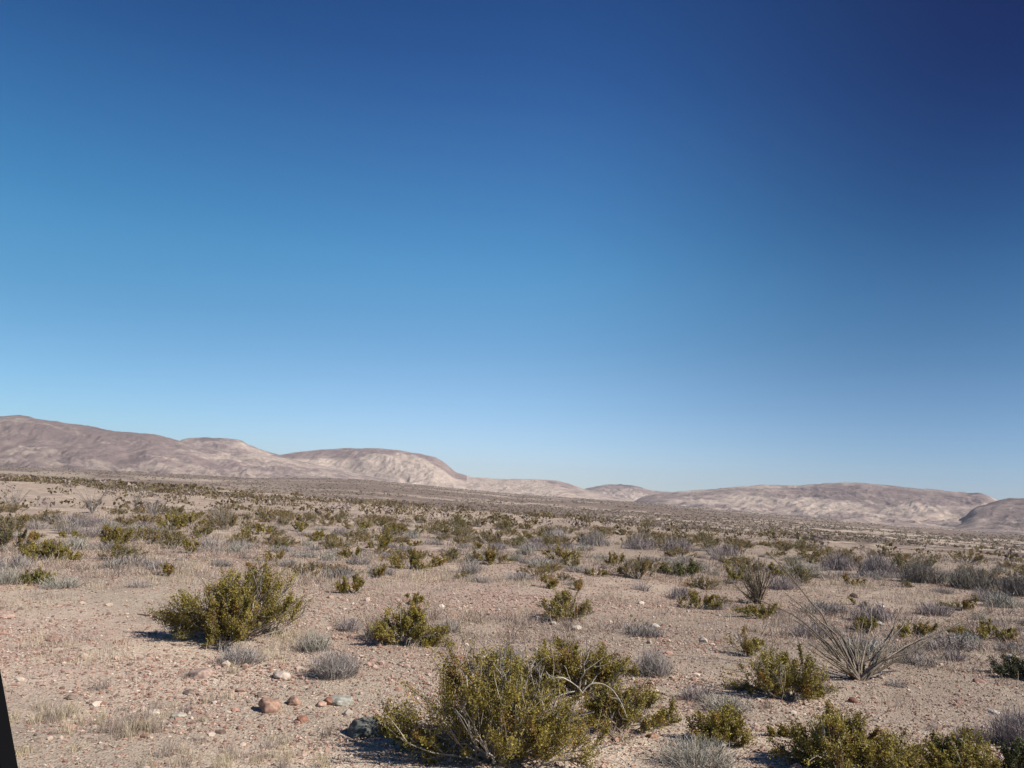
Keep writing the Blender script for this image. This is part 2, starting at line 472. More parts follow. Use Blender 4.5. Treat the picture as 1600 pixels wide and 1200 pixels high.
def creosote_meshes(seed, wid, hei, nst, nlf, lsize, lean=0., rust=.15, bare=.12, low=.12, green=None, dens=1.0, k=7, depth=None):
    """vase-shaped desert bush. returns foliage mesh, branches mesh. width along X, depth along Y"""
    rg = np.random.default_rng(seed)
    wx = wid / 2; wy = (depth or wid * .85) / 2
    ncl = int(np.clip(nst / 4.5, 3, 16))
    ca_ = rg.uniform(0, 2 * np.pi) + np.arange(ncl) * 2.399; cq = np.sqrt((np.arange(ncl) + .6) / ncl) * rg.uniform(.75, 1.05, ncl); ch = rg.uniform(.68, 1.1, ncl)
    cl = rg.integers(0, ncl, nst)
    sx_ = cq[cl] * np.cos(ca_[cl]) + rg.normal(size=nst) * .16; sy_ = cq[cl] * np.sin(ca_[cl]) + rg.normal(size=nst) * .13
    a = np.arctan2(sy_, sx_); q = np.clip(np.hypot(sx_, sy_), .03, 1.08)
    el = (1 - low - (1 - low) * .74 * np.minimum(q, 1) ** 2.0) * ch[cl] * rg.uniform(.85, 1.06, nst)
    tip = np.stack([np.cos(a) * q * wx + lean * el * wx, np.sin(a) * q * wy, hei * np.clip(el, .12, 1.08)], -1)
    lob = .88 + .24 * vn(a * 2.2 + seed, q * 0 + seed, 3)
    tip[:, :2] *= lob[:, None]
    base = np.stack([np.cos(a) * wx * .10 * q, np.sin(a) * wy * .10 * q, np.full(nst, -.03)], -1)
    mid = base + (tip - base) * np.array([.55, .55, .32]) + rg.normal(size=(nst, 3)) * wid * .035
    P = curve(base, mid, tip, k)
    P[:, 1:-1] += rg.normal(size=(nst, k - 2, 3)) * wid * .012
    r0_ = .008 + .006 * wid
    rad = .8 * np.linspace(r0_, r0_ * .3, k)[None] * rg.uniform(.6, 1.2, nst)[:, None]
    vs, fs = tubes(P, rad, 4)
    bark = np.tile(np.array([.34, .30, .25]), (len(vs), 1)) * np.repeat(rg.uniform(.5, 1.5, nst), k * 4)[:, None]
    # side branches
    nb = 8; t0 = rg.uniform(.30, 1.0, (nst, nb)); idx = t0 * (k - 1); i0 = np.minimum(idx.astype(int), k - 2); fr = (idx - i0)[..., None]
    S = (P[np.arange(nst)[:, None], i0] * (1 - fr) + P[np.arange(nst)[:, None], i0 + 1] * fr).reshape(-1, 3)
    D = np.repeat(P[:, -1] - P[:, k // 2], nb, 0); D /= np.linalg.norm(D, axis=1, keepdims=True)
    D = D + rg.normal(size=D.shape) * .55; D[:, 2] += .35; D /= np.linalg.norm(D, axis=1, keepdims=True)
    L = hei * rg.uniform(.12, .42, len(S))[:, None]
    E_ = S + D * L; E_[:, 2] = np.maximum(E_[:, 2], .02)
    PB = curve(S, (S + E_) / 2 + rg.normal(size=S.shape) * L * .1, E_, 4)
    vb, fb = tubes(PB, np.linspace(r0_ * .35, r0_ * .15, 4)[None].repeat(len(S), 0), 3)
    barkb = np.tile(np.array([.27, .235, .20]), (len(vb), 1)) * np.repeat(rg.uniform(.5, 1.4, len(S)), 12)[:, None]
    V = np.vstack([vs, vb]); Fq = np.vstack([fs, fb + len(vs)])
    mb = mesh_from('branches', V, Fq, M_BARK, True, dict(tint=np.vstack([bark, barkb])))
    # leaf sprays
    av_ = rg.uniform(size=nst) > bare
    alive = np.repeat(av_, nb)
    h0 = P[av_][:, k // 2:]; ix = np.linspace(0, h0.shape[1] - 1, 4); i0_ = np.minimum(ix.astype(int), h0.shape[1] - 2); f0_ = (ix - i0_)[None, :, None]
    src = np.vstack([PB[alive], h0[:, i0_] * (1 - f0_) + h0[:, i0_ + 1] * f0_])
    m2 = len(src)
    wgt = rg.gamma(1.1, 1, m2); pick = rg.choice(m2, nlf, p=wgt / wgt.sum()); tt = rg.beta(2.2, 1.1, nlf) * 2.999
    ii = tt.astype(int); ff = (tt - ii)[:, None]
    C = src[pick, ii] * (1 - ff) + src[pick, ii + 1] * ff
    sig = rg.uniform(.013, .046, m2)[pick][:, None] * (.55 + .45 * hei) * (.6 + .4 * tt / 3)[:, None]
    C = C + rg.normal(size=C.shape) * sig * np.array([1, 1, 1.25])
    C[:, 2] = np.maximum(C[:, 2], .015)
    vl, fl = leaves(C, lsize, rg)
    g = GREEN if green is None else np.array(green)
    br = rg.uniform(size=m2); rsel = (br < rust)[pick]; ysel = ((br > rust) & (br < rust + .12))[pick]
    col = np.where(rsel[:, None], RUST, np.where(ysel[:, None], g * .5 + YEL * .5, g))
    col = col * (rg.uniform(.65, 1.35, m2)[pick] * rg.uniform(.7, 1.3, nlf))[:, None]
    mf = mesh_from('foliage', vl, fl, M_LEAF, False, dict(tint=np.repeat(col, 4, 0)))
    return mf, mb


def creosote(seed, loc, wid, hei, nst, nlf, lsize, label, group=None, rotz=0., **kw):
    mf, mb = creosote_meshes(seed, wid, hei, nst, nlf, lsize, **kw)
    o = bpy.data.objects.new('creosote_bush', None); COL.objects.link(o); o.empty_display_size = .2
    o.location = loc; o.rotation_euler = (0, 0, rotz)
    link('foliage', mf, o); link('branches', mb, o)
    tag(o, label, 'bush', group)
    return o


def twig_mesh(seed, wid, hei, n, w, col, spread=1.0, k=5, name='twigs', upright=0.):
    rg = np.random.default_rng(seed)
    a = rg.uniform(0, 2 * np.pi, n); q = rg.uniform(0.05, 1, n) ** .6
    b = np.stack([np.cos(a) * q * wid * .30, np.sin(a) * q * wid * .26, np.full(n, -.01)], -1)
    b[:, :2] += rg.normal(size=(n, 2)) * wid * .05
    el = np.sqrt(np.clip(1 - q ** 2 * .8, .05, 1)) * rg.uniform(.55, 1.1, n)
    t = np.stack([np.cos(a) * q * wid * .5 * (1 - upright * .5), np.sin(a) * q * wid * .45 * (1 - upright * .5), hei * el], -1)
    t[:, :2] += rg.normal(size=(n, 2)) * wid * .06
    mid = (b + t) / 2 + rg.normal(size=(n, 3)) * hei * .10; mid[:, 2] = np.maximum(mid[:, 2], .02)
    P = curve(b, mid, t, k)
    P[:, 1:] += rg.normal(size=(n, k - 1, 3)) * hei * .03
    wood = (np.arange(n) < n // 10)
    W_ = np.linspace(1, .45, k)[None] * w * rg.uniform(.6, 1.4, n)[:, None] * np.where(wood, 2.6, 1)[:, None]
    v, f = blades(P, W_, rg)
    # side twiglets
    m2 = n * 2; pk = rg.integers(0, n, m2); pi = rg.integers(1, k, m2)
    s = P[pk, pi]; d = rg.normal(size=(m2, 3)); d[:, 2] = np.abs(d[:, 2]) * .8 + .1; d /= np.linalg.norm(d, axis=1, keepdims=True)
    e = s + d * hei * rg.uniform(.12, .35, m2)[:, None]
    P2 = curve(s, (s + e) / 2 + rg.normal(size=s.shape) * hei * .02, e, 3)
    v2, f2 = blades(P2, np.linspace(.8, .4, 3)[None] * w * np.ones((m2, 1)), rg)
    c = np.array(col)
    tint = np.vstack([np.repeat(c * (rg.uniform(.5, 1.3, n) * np.where(wood, .6, 1))[:, None], k * 2, 0), np.repeat(c * rg.uniform(.6, 1.35, m2)[:, None], 6, 0)])
    return mesh_from(name, np.vstack([v, v2]), np.vstack([f, f2 + len(v)]), M_TWIG, False, dict(tint=tint))


GREY = (.36, .315, .285); MAUVE = (.31, .262, .25); SILV = (.38, .35, .29)


def px_size(p):
    """metres per photo pixel at point p"""
    return float(np.dot(p - CAM, fw)) / F


# ------------------------------------------------------------------ creosote bushes placed one by one
# (x, y_base, width px, top y, label, options)
BUSH = [
 (778, 1208, 298, 996, 'largest olive green bush, dense and rounded, beside the dark grey boulder', dict(rust=.12, bare=.12, low=.08, nlf=36000, nst=85)),
 (905, 1092, 215, 990, 'broad olive bush directly behind the largest bush, crossed by bare pale branches', dict(rust=.14, bare=.15, nlf=20000, nst=60)),
 (975, 1142, 160, 1058, 'low sprawling bush on bare sand below the bare pale branches', dict(rust=.18, bare=.2, low=.25, nlf=11000, nst=44)),
 (370, 1000, 218, 882, 'wide solitary olive bush with pale bare stems, above the round grey twig clump', dict(rust=.12, bare=.2, nlf=26000, nst=70)),
 (332, 1010, 55, 978, 'small yellow green bush at the foot of the wide solitary bush', dict(rust=.1, bare=.1, nlf=2600, nst=14)),
 (262, 903, 22, 877, 'thin upright green sprig behind the wide solitary bush', dict(rust=.3, nlf=900, nst=7)),
 (632, 1012, 118, 943, 'neat vase shaped bush standing alone on sand between the two big bushes', dict(rust=.08, bare=.1, nlf=11000, nst=40, low=.05)),
 (645, 946, 40, 926, 'tiny flat topped bush just behind the neat vase shaped bush', dict(rust=.1, nlf=1800, nst=12)),
 (551, 932, 50, 900, 'small round bush alone on pale sand beside the wide solitary bush', dict(rust=.1, nlf=3000, nst=18)),
 (592, 906, 32, 879, 'small thin rusty bush beside the mid sized round bush', dict(rust=.5, nlf=1100, nst=9)),
 (640, 893, 70, 859, 'mid sized round olive bush with bare grey lower stems on the flat', dict(rust=.1, nlf=4200, nst=26)),
 (683, 888, 34, 864, 'reddish green bush touching the mid sized round bush', dict(rust=.5, nlf=1500, nst=12)),
 (770, 885, 62, 852, 'rusty topped bush next to a faint grey twig patch', dict(rust=.35, nlf=3500, nst=22)),
 (880, 975, 105, 915, 'straggly bush with bare crooked stems on the red gravel flat', dict(rust=.25, bare=.3, nlf=5600, nst=34)),
 (858, 922, 48, 892, 'small straggly bush just behind the straggly one on red gravel', dict(rust=.3, bare=.2, nlf=1900, nst=14)),
 (902, 925, 26, 900, 'wispy rust coloured bush beside the straggly red gravel bush', dict(rust=.6, bare=.2, nlf=700, nst=8)),
 (1090, 956, 62, 919, 'small bush on red gravel with a long thin shadow', dict(rust=.2, bare=.1, nlf=2800, nst=18)),
 (1070, 905, 70, 872, 'dark green dense bush beyond the red gravel flat', dict(rust=.0, nlf=4600, nst=26, green=(.11, .11, .032))),
 (1022, 896, 44, 870, 'yellowish bush touching the dark green dense bush', dict(rust=.2, nlf=2000, nst=14)),
 (965, 888, 60, 862, 'low pale olive bush in the row beyond the red gravel', dict(rust=.15, nlf=2600, nst=16)),
 (930, 903, 34, 884, 'tiny dark bush at the edge of the red gravel', dict(rust=.1, nlf=1000, nst=9)),
 (880, 882, 82, 852, 'long low olive bush under the bare grey thicket', dict(rust=.12, nlf=3600, nst=22)),
 (1232, 1098, 130, 1000, 'leaning olive bush with pale stalks, in front of the ocotillo with long wands', dict(rust=.12, bare=.35, nlf=11000, nst=46, lean=-.35)),
 (1170, 1030, 60, 980, 'half bare stalky bush behind the leaning bush', dict(rust=.3, bare=.5, nlf=1900, nst=20, lean=-.3)),
 (1150, 1165, 130, 1103, 'low olive bush growing over a pale grey brush tangle', dict(rust=.12, nlf=8500, nst=36, lean=-.25, low=.15)),
 (1330, 1215, 215, 1112, 'broad dark olive bush on the near slope, in front of the ocotillo with long wands', dict(rust=.12, bare=.08, nlf=24000, nst=70, low=.1)),
 (1215, 1152, 36, 1132, 'tiny green bush between the low olive bush and the broad dark one', dict(rust=.1, nlf=1500, nst=10)),
 (1500, 1225, 130, 1145, 'ragged olive bush next to the broad dark one at the picture corner', dict(rust=.1, nlf=10000, nst=40, bare=.2)),
 (1590, 1215, 60, 1160, 'dark green bush partly cut off in the bottom corner', dict(rust=.0, nlf=4500, nst=24, green=(.08, .085, .03))),
 (1588, 1062, 90, 1024, 'dark flat bush at the far edge of the stony slope', dict(rust=.0, nlf=5000, nst=28, green=(.08, .08, .035))),
 (1545, 1003, 90, 966, 'brownish olive bush on the stony slope above the dark flat bush', dict(rust=.25, nlf=3800, nst=24)),
 (1505, 955, 62, 930, 'rusty olive bush under the dark thicket on the slope', dict(rust=.3, nlf=2200, nst=16)),
 (1425, 998, 78, 966, 'olive bush seen between the wands of the long ocotillo', dict(rust=.1, nlf=3600, nst=22)),
 (1352, 992, 60, 960, 'yellow green bush behind the base of the long ocotillo', dict(rust=.1, nlf=2400, nst=16)),
 (1340, 948, 36, 930, 'tiny golden green bush on the sand flat behind the long ocotillo', dict(rust=.2, nlf=1000, nst=9)),
 (1330, 918, 48, 897, 'brown tinged bush between dry grass and the dark thicket', dict(rust=.4, nlf=1500, nst=12)),
 (1190, 968, 90, 942, 'low green bush under the upright ocotillo', dict(rust=.1, nlf=3200, nst=22)),
 (1150, 915, 60, 876, 'olive bush growing through the upright ocotillo', dict(rust=.15, nlf=2600, nst=16)),
 (1210, 905, 50, 880, 'dull green bush behind the upright ocotillo', dict(rust=.1, nlf=2000, nst=14)),
 (179, 858, 58, 816, 'upright olive bush standing on pale sand below the tall bare ocotillo', dict(rust=.05, nlf=4600, nst=26, low=.1)),
 (62, 880, 108, 844, 'wide olive bush on pale sand at the edge of the grey brush', dict(rust=.05, nlf=6500, nst=34)),
 (54, 917, 56, 888, 'bright yellow green bush between two silver grey brush patches', dict(rust=.0, nlf=3600, nst=20, green=(.17, .15, .03))),
 (12, 868, 56, 812, 'dark brownish bush at the picture edge above the wide olive bush', dict(rust=.3, nlf=3200, nst=22, green=(.09, .08, .035))),
 (205, 875, 16, 855, 'tiny single stemmed green sprout in front of the upright olive bush', dict(rust=.05, nlf=500, nst=5)),
 (296, 868, 38, 841, 'open twiggy dark bush on pale sand behind the wide solitary bush', dict(rust=.2, bare=.1, nlf=1400, nst=14)),
 (378, 845, 30, 828, 'small dark bush on the pale sand beyond the wide solitary bush', dict(rust=.2, nlf=900, nst=8)),
 (430, 880, 42, 850, 'almost leafless open bush behind the wide solitary bush', dict(rust=.3, bare=.5, nlf=700, nst=14)),
 (268, 832, 62, 795, 'olive bush with uneven crown beside the second bare ocotillo', dict(rust=.08, nlf=3800, nst=22)),
 (300, 825, 50, 800, 'dull olive bush touching the uneven crowned bush', dict(rust=.15, nlf=2000, nst=14)),
 (110, 842, 40, 826, 'yellow green bush in front of the mauve brush strip', dict(rust=.05, nlf=1500, nst=12)),
 (55, 850, 30, 828, 'dark bush in front of the mauve brush strip', dict(rust=.3, nlf=900, nst=9)),
 (405, 838, 60, 818, 'low dark olive bush in the row beyond the pale sand', dict(rust=.1, nlf=2200, nst=16)),
 (500, 848, 60, 829, 'low bright olive bush in the middle of the pale flat', dict(rust=.05, nlf=2400, nst=16)),
 (553, 875, 40, 850, 'small dark bush beside the taller greenish bush on the flat', dict(rust=.05, nlf=1800, nst=14)),
 (592, 865, 48, 828, 'taller greenish bush behind the mid sized round bush', dict(rust=.1, nlf=2600, nst=16)),
 (650, 855, 34, 842, 'little olive bush behind the reddish green bush', dict(rust=.1, nlf=900, nst=8)),
 (745, 862, 30, 846, 'little dull bush behind the rusty topped bush', dict(rust=.2, nlf=800, nst=8)),
 (470, 833, 50, 812, 'low golden olive bush at the start of the long bush row', dict(rust=.05, nlf=1600, nst=12)),
 (560, 832, 70, 813, 'long flat golden bush in the bush row', dict(rust=.05, nlf=2200, nst=14)),
 (620, 838, 70, 817, 'second long flat golden bush of the bush row', dict(rust=.05, nlf=2200, nst=14)),
 (650, 836, 40, 820, 'rounded bush ending the long golden bush row', dict(rust=.05, nlf=1200, nst=10)),
 (835, 845, 52, 830, 'low green bush before the bare grey thicket', dict(rust=.1, nlf=1500, nst=12)),
 (912, 851, 28, 836, 'blackish green little bush inside the bare grey thicket', dict(rust=0, nlf=1200, nst=10, green=(.05, .055, .022))),
 (978, 852, 26, 838, 'small olive bush in the bare grey thicket', dict(rust=.1, nlf=700, nst=8)),
 (838, 822, 20, 806, 'rusty bush on the pink flat behind the grey thicket', dict(rust=.4, nlf=600, nst=7)),
]
taken = []
for i, (x, yb, wp, yt, lab, kw) in enumerate(BUSH):
    p = ground_at(x, yb - min(6, (yb - yt) * .12)); s = px_size(p)
    if i == 0: p = ground_at(x, yb - 24)
    s = px_size(p)
    wid = wp * s * 1.08; hei = (yb - yt) * s * ({0: .78, 3: .94, 1: .92}.get(i, .86))
    kw = dict(kw); nst = kw.pop('nst'); nlf = kw.pop('nlf')
    dist = np.linalg.norm(p - CAM)
    lsize = .0155 + .00105 * dist
    nlf = int(nlf * (2.3 if nlf > 6000 else 1.7))
    creosote(1000 + i, p, wid, hei, nst, nlf, lsize, lab, **kw)
    taken.append((p[0], p[1], wid * .6))

# ------------------------------------------------------------------ grey twig shrubs placed one by one
SHRUB = [
 (376, 1042, 82, 1006, 'round pale grey twig clump at the foot of the wide solitary bush', GREY, 0),
 (490, 1022, 60, 985, 'silvery grey twig clump fanning out beside the wide solitary bush', SILV, 0),
 (522, 1062, 92, 1012, 'flattened grey twig mound on sand before the neat vase shaped bush', GREY, 0),
 (545, 990, 50, 965, 'small dull grey clump behind the flattened grey mound', MAUVE, 0),
 (585, 1000, 46, 972, 'brownish dry brush touching the neat vase shaped bush', MAUVE, 0),
 (95, 922, 75, 898, 'silver grey brush patch beside the bright yellow green bush', SILV, 0),
 (8, 918, 70, 884, 'silver grey brush patch at the picture edge', SILV, 0),
 (218, 920, 44, 905, 'low dim grey twig patch near the wide solitary bush', GREY, 0),
 (243, 893, 46, 870, 'grey dry brush beside the thin green sprig', GREY, 0),
 (120, 826, 90, 800, 'long mauve grey brush strip before the tall bare ocotillo', MAUVE, 0),
 (148, 842, 60, 818, 'mauve grey brush beside the upright olive bush', MAUVE, 0),
 (110, 838, 50, 812, 'pale grey dome of twigs above the yellow green bush', GREY, 0),
 (330, 860, 60, 838, 'faint grey brush behind the open twiggy dark bush', GREY, 0),
 (702, 990, 44, 966, 'small faint grey clump beside the neat vase shaped bush', GREY, 0),
 (795, 1062, 52, 1000, 'smoky grey brush rising between the largest bush and the broad bush behind', GREY, 0),
 (1020, 1060, 66, 1012, 'smoky grey brush at the side of the broad bush with bare branches', GREY, 0),
 (1088, 1098, 62, 1070, 'dark grey twig clump alone on yellowish sand', MAUVE, 0),
 (1135, 1116, 90, 1085, 'pale straw grey brush behind the low olive bush', SILV, 0),
 (1090, 1200, 150, 1150, 'pale grey green brush tangle in front of the low olive bush', SILV, 0),
 (1590, 1170, 90, 1100, 'mauve grey brush mound at the edge of the stony slope', MAUVE, 0),
 (1520, 1165, 60, 1132, 'small mauve brush on the stony slope by the corner', MAUVE, 0),
 (1275, 1085, 60, 1062, 'ash grey litter brush below the long ocotillo base', GREY, 0),
 (1265, 1000, 80, 968, 'mauve low brush under the leaning ocotillo wands', MAUVE, 0),
 (1490, 1035, 50, 1012, 'lone mauve twig clump on the stony slope', MAUVE, 0),
 (1400, 1075, 40, 1060, 'faint grey twig clump beside the long ocotillo', GREY, 0),
 (1002, 925, 36, 908, 'small mauve twig clump on the red gravel', MAUVE, 0),
 (1120, 955, 44, 936, 'pale grey twigs beside the small red gravel bush', GREY, 0),
 (735, 900, 44, 872, 'hazy grey twig patch beside the rusty topped bush', GREY, 0),
 (1225, 925, 60, 895, 'mauve grey brush behind the upright ocotillo', MAUVE, 0),
 (1255, 905, 60, 872, 'straw grey brush tuft behind the mauve brush', SILV, 0),
 (870, 850, 70, 822, 'bare grey thicket of upright twigs beyond the red gravel', GREY, .8),
 (930, 856, 80, 828, 'bare grey thicket around the blackish green little bush', GREY, .8),
 (1000, 862, 90, 834, 'third bare grey thicket along the low bank', MAUVE, .8),
 (1060, 866, 80, 838, 'bare mauve thicket behind the dark green dense bush', MAUVE, .8),
 (1130, 872, 80, 848, 'low mauve thicket behind the upright ocotillo', MAUVE, .6),
 (1310, 895, 80, 862, 'tall grey brown thicket on the slope', MAUVE, .8),
 (1370, 905, 90, 862, 'tallest dark mauve thicket on the slope', (.26, .225, .215), .8),
 (1440, 915, 90, 872, 'dark brush thicket between the tallest thicket and the rusty olive bush', (.23, .20, .17), .6),
 (1520, 925, 110, 880, 'dark greyish thicket near the picture edge above the rusty olive bush', (.22, .195, .16), .6),
 (1590, 935, 80, 892, 'dull thicket cut off by the picture edge', (.20, .175, .16), .6),
 (1375, 970, 50, 950, 'little mauve clump behind the ocotillo wands', MAUVE, 0),
 (1460, 965, 60, 938, 'mauve clump below the dark brush thicket', MAUVE, 0),
]
for i, (x, yb, wp, yt, lab, c, upr) in enumerate(SHRUB):
    p = ground_at(x, yb - min(5, (yb - yt) * .15)); s = px_size(p); dist = np.linalg.norm(p - CAM)
    wid = wp * s; hei = (yb - yt) * s * .95
    hei *= .85; n = int(np.clip(50 + wp * (yb - yt) * .13, 110, 620))
    me = twig_mesh(3000 + i, wid, hei, n, (.0026 + .00030 * dist), c, upright=upr, name='twigs')
    o = link('grey_shrub', me, loc=p); tag(o, lab, 'shrub')
    taken.append((p[0], p[1], wid * .5))


# ------------------------------------------------------------------ ocotillos
def ocotillo(x, yb, tips, label, rad=.012, col=(.24, .205, .165), rnd=0, rspread=.8, rh=2.0, seed=5, parts=True, leafy=.15):
    """tips: list of (px, py, dy) photo position of the wand tips and how much farther (m) than the base they lean"""
    rg = np.random.default_rng(seed)
    p = ground_at(x, yb); s = px_size(p)
    root = bpy.data.objects.new('ocotillo', None); COL.objects.link(root); root.location = p; root.empty_display_size = .2
    T = []
    for (tx, ty, dd) in tips:
        d = ray(tx, ty); k = (p[1] + dd - CAM[1]) / d[1]; T.append(CAM + d * k - p)
    for _ in range(rnd):
        a = rg.uniform(0, 2 * np.pi); q = rg.uniform(.1, 1) * rspread
        T.append(np.array([math.cos(a) * q, math.sin(a) * q, rh * rg.uniform(.55, 1.0)]))
    av = []; at = []; fo = 0; af = []
    for t in T:
        L = np.linalg.norm(t); k = 12
        b = np.array([[*(rg.normal(size=2) * .04), -.03]])
        mid = b + (t - b) * np.array([.42, .42, .56]) + rg.normal(size=3) * L * .04
        P = curve(b, mid, np.array([t]), k); wob = np.cumsum(rg.normal(size=(1, k, 3)) * L * .010, axis=1); P = P + wob * np.sin(np.linspace(0, np.pi, k))[None, :, None]
        v, f = tubes(P, (np.linspace(1.15, .45, k) * rad * rg.uniform(.75, 1.2))[None], 5)
        c = np.array(col) * rg.uniform(.7, 1.5)
        tint = np.repeat(c[None], len(v), 0) * rg.uniform(.75, 1.2, len(v))[:, None]
        # thorns / leaf remnants
        nt = int(L * 90); tt = rg.uniform(.05, 1, nt) * (k - 1.01); ii = tt.astype(int); fr = (tt - ii)[:, None]
        C = P[0, ii] * (1 - fr) + P[0, ii + 1] * fr
        vl, fl = leaves(C + rg.normal(size=C.shape) * rad * .8, .03 if leafy < .3 else .045, rg, aspect=.25)
        lc = np.where((rg.uniform(size=nt) < leafy)[:, None], GREEN * 1.0, np.array(col) * .8)
        V = np.vstack([v, vl]); Fq = np.vstack([f, fl + len(v)]); TT = np.vstack([tint, np.repeat(lc, 4, 0)])
        if parts:
            link('stem', mesh_from('stem', V, Fq, M_BARK, True, dict(tint=TT)), root)
        else:
            av.append(V); af.append(Fq + fo); at.append(TT); fo += len(V)
    if not parts:
        link('stems', mesh_from('stems', np.vstack(av), np.vstack(af), M_BARK, True, dict(tint=np.vstack(at))), root)
    tag(root, label, 'ocotillo')
    return root, p


tip_main = [(1198, 862, .2), (1225, 925, .1), (1232, 940, .3), (1250, 950, .5), (1262, 985, -.2), (1240, 968, .4), (1180, 935, .1), (1282, 1000, .3), (1272, 960, .8), (1300, 975, .6), (1312, 990, .9), (1258, 1010, -.3),
            (1285, 1020, -.4), (1330, 985, .8), (1362, 945, 1.0), (1352, 960, 1.4), (1410, 948, 1.0), (1400, 975, 1.2), (1425, 950, .9), (1540, 953, .6), (1500, 978, .8), (1478, 995, .9), (1450, 992, .4), (1418, 1000, 1.0), (1390, 1000, .5), (1445, 1010, .2), (1300, 1035, -.5)]
ocotillo(1345, 1063, tip_main, 'sprawling ocotillo with very long bent wands above the stony slope', rad=.019, seed=7, leafy=.15, col=(.18, .145, .11), rnd=12, rspread=1.2, rh=.75)
tip_up = [(1152, 900, .1), (1160, 880, .3), (1168, 872, 0), (1176, 868, .4), (1186, 870, .2), (1195, 874, .5), (1202, 882, .1), (1210, 888, .4), (1144, 915, -.2), (1208, 905, -.2), (1180, 890, -.3), (1190, 885, .6), (1170, 890, .6), (1156, 892, -.2), (1200, 896, .2), (1137, 905, .3)]
ocotillo(1184, 944, tip_up, 'upright fan shaped ocotillo beyond the red gravel flat', rad=.017, seed=8, col=(.15, .12, .09), leafy=.35, rnd=26, rspread=.85, rh=1.5)
for q, (x, yb, w_, yt, lab) in enumerate([
    (145, 802, 70, 752, 'tall bare grey ocotillo on the flat under the leftmost range'),
    (212, 794, 40, 756, 'slim bare ocotillo next to the tall bare grey one'),
    (240, 806, 46, 775, 'short bare ocotillo fanning over olive bushes'),
    (345, 822, 60, 785, 'bare grey ocotillo at the end of the olive bush row'),
    (20, 800, 60, 758, 'hazy grey ocotillo at the picture edge under the range')]):
    p = ground_at(x, yb); s = px_size(p); rg = np.random.default_rng(60 + q)
    tips = [(x + rg.uniform(-.5, .5) * w_, yb - (yb - yt) * rg.uniform(.6, 1), rg.uniform(-.5, .5)) for _ in range(34)]
    ocotillo(x, yb, tips, lab, rad=.005 + .00013 * np.linalg.norm(p), col=(.31, .27, .24), seed=70 + q, parts=False, leafy=.05)
    taken.append((p[0], p[1], 1.0))


# dead branches over the broad bush
def branch(name, pts, r, label, dd, col=(.46, .40, .34), sub=4, seed=1, cat='dead branch'):
    """pts: list of photo points; dd: list of world Y for each"""
    rg = np.random.default_rng(seed)
    P = []
    for (x, y), Y in zip(pts, dd):
        d = ray(x, y); P.append(CAM + d * (Y - CAM[1]) / d[1])
    P = np.array(P); org = P[0].copy(); P = P - org
    # resample
    s = np.linspace(0, len(P) - 1, len(P) * 4); Q = np.stack([np.interp(s, np.arange(len(P)), P[:, k]) for k in range(3)], -1)
    ker = np.array([.25, .5, .25])
    for _ in range(2): Q[1:-1] = Q[:-2] * .25 + Q[1:-1] * .5 + Q[2:] * .25
    v, f = tubes(Q[None], np.linspace(r, r * .35, len(Q))[None], 6)
    V = [v]; Fs = [f]; off = len(v)
    for _ in range(sub):
        k = rg.integers(2, len(Q) - 1); d = rg.normal(size=3); d[2] = abs(d[2]) * .5; d /= np.linalg.norm(d); L = rg.uniform(.12, .35)
        T_ = np.linspace(0, 1, 5)[:, None]; B = Q[k] + T_ * d * L + rg.normal(size=(5, 3)) * .012 * T_
        v2, f2 = tubes(B[None], np.linspace(r * .4, r * .15, 5)[None], 4); V.append(v2); Fs.append(f2 + off); off += len(v2)
    V = np.vstack(V); tint = np.repeat(np.array(col)[None], len(V), 0) * rg.uniform(.8, 1.2, len(V))[:, None]
    o = link(name, mesh_from(name, V, np.vstack(Fs), M_BARK, True, dict(tint=tint)), loc=org)
    tag(o, label, cat)


yA = ground_at(905, 1092)[1]; yB = ground_at(975, 1142)[1]; yC = ground_at(900, 1140)[1]
branch('dead_branch', [(838, 1088), (850, 1070), (863, 1060), (878, 1058), (890, 1064), (904, 1074)], .016, 'thick pale arching bare branch over the broad bush behind the largest one', [yC - .1, yC - .2, yC - .3, yC - .3, yC - .2, yC - .1], seed=2)
branch('dead_branch', [(884, 1116), (902, 1100), (912, 1078), (925, 1067), (942, 1068), (958, 1078), (972, 1100), (980, 1122)], .012, 'long pale bare branch forking beside the thick arching one', [yC - .3, yC - .3, yC - .3, yC - .3, yC - .3, yC - .4, yB - .6, yB - .6], seed=3)
branch('dead_branch', [(858, 1096), (878, 1085), (898, 1080)], .014, 'short pale bare branch under the thick arching one', [yC, yC, yC + .1], seed=4, sub=2)
branch('dead_branch', [(836, 1082), (832, 1062), (824, 1040), (821, 1012), (818, 985), (816, 962)], .015, 'tall thin crooked bare stem rising behind the largest bush', [yA - .5, yA - .5, yA - .4, yA - .4, yA - .3, yA - .3], sub=3, seed=5, col=(.24, .19, .15))
branch('dead_branch', [(864, 1060), (866, 1040), (862, 1012)], .006, 'short thin bare twig standing beside the tall crooked stem', [yA - .4, yA - .4, yA - .4], sub=1, seed=6)
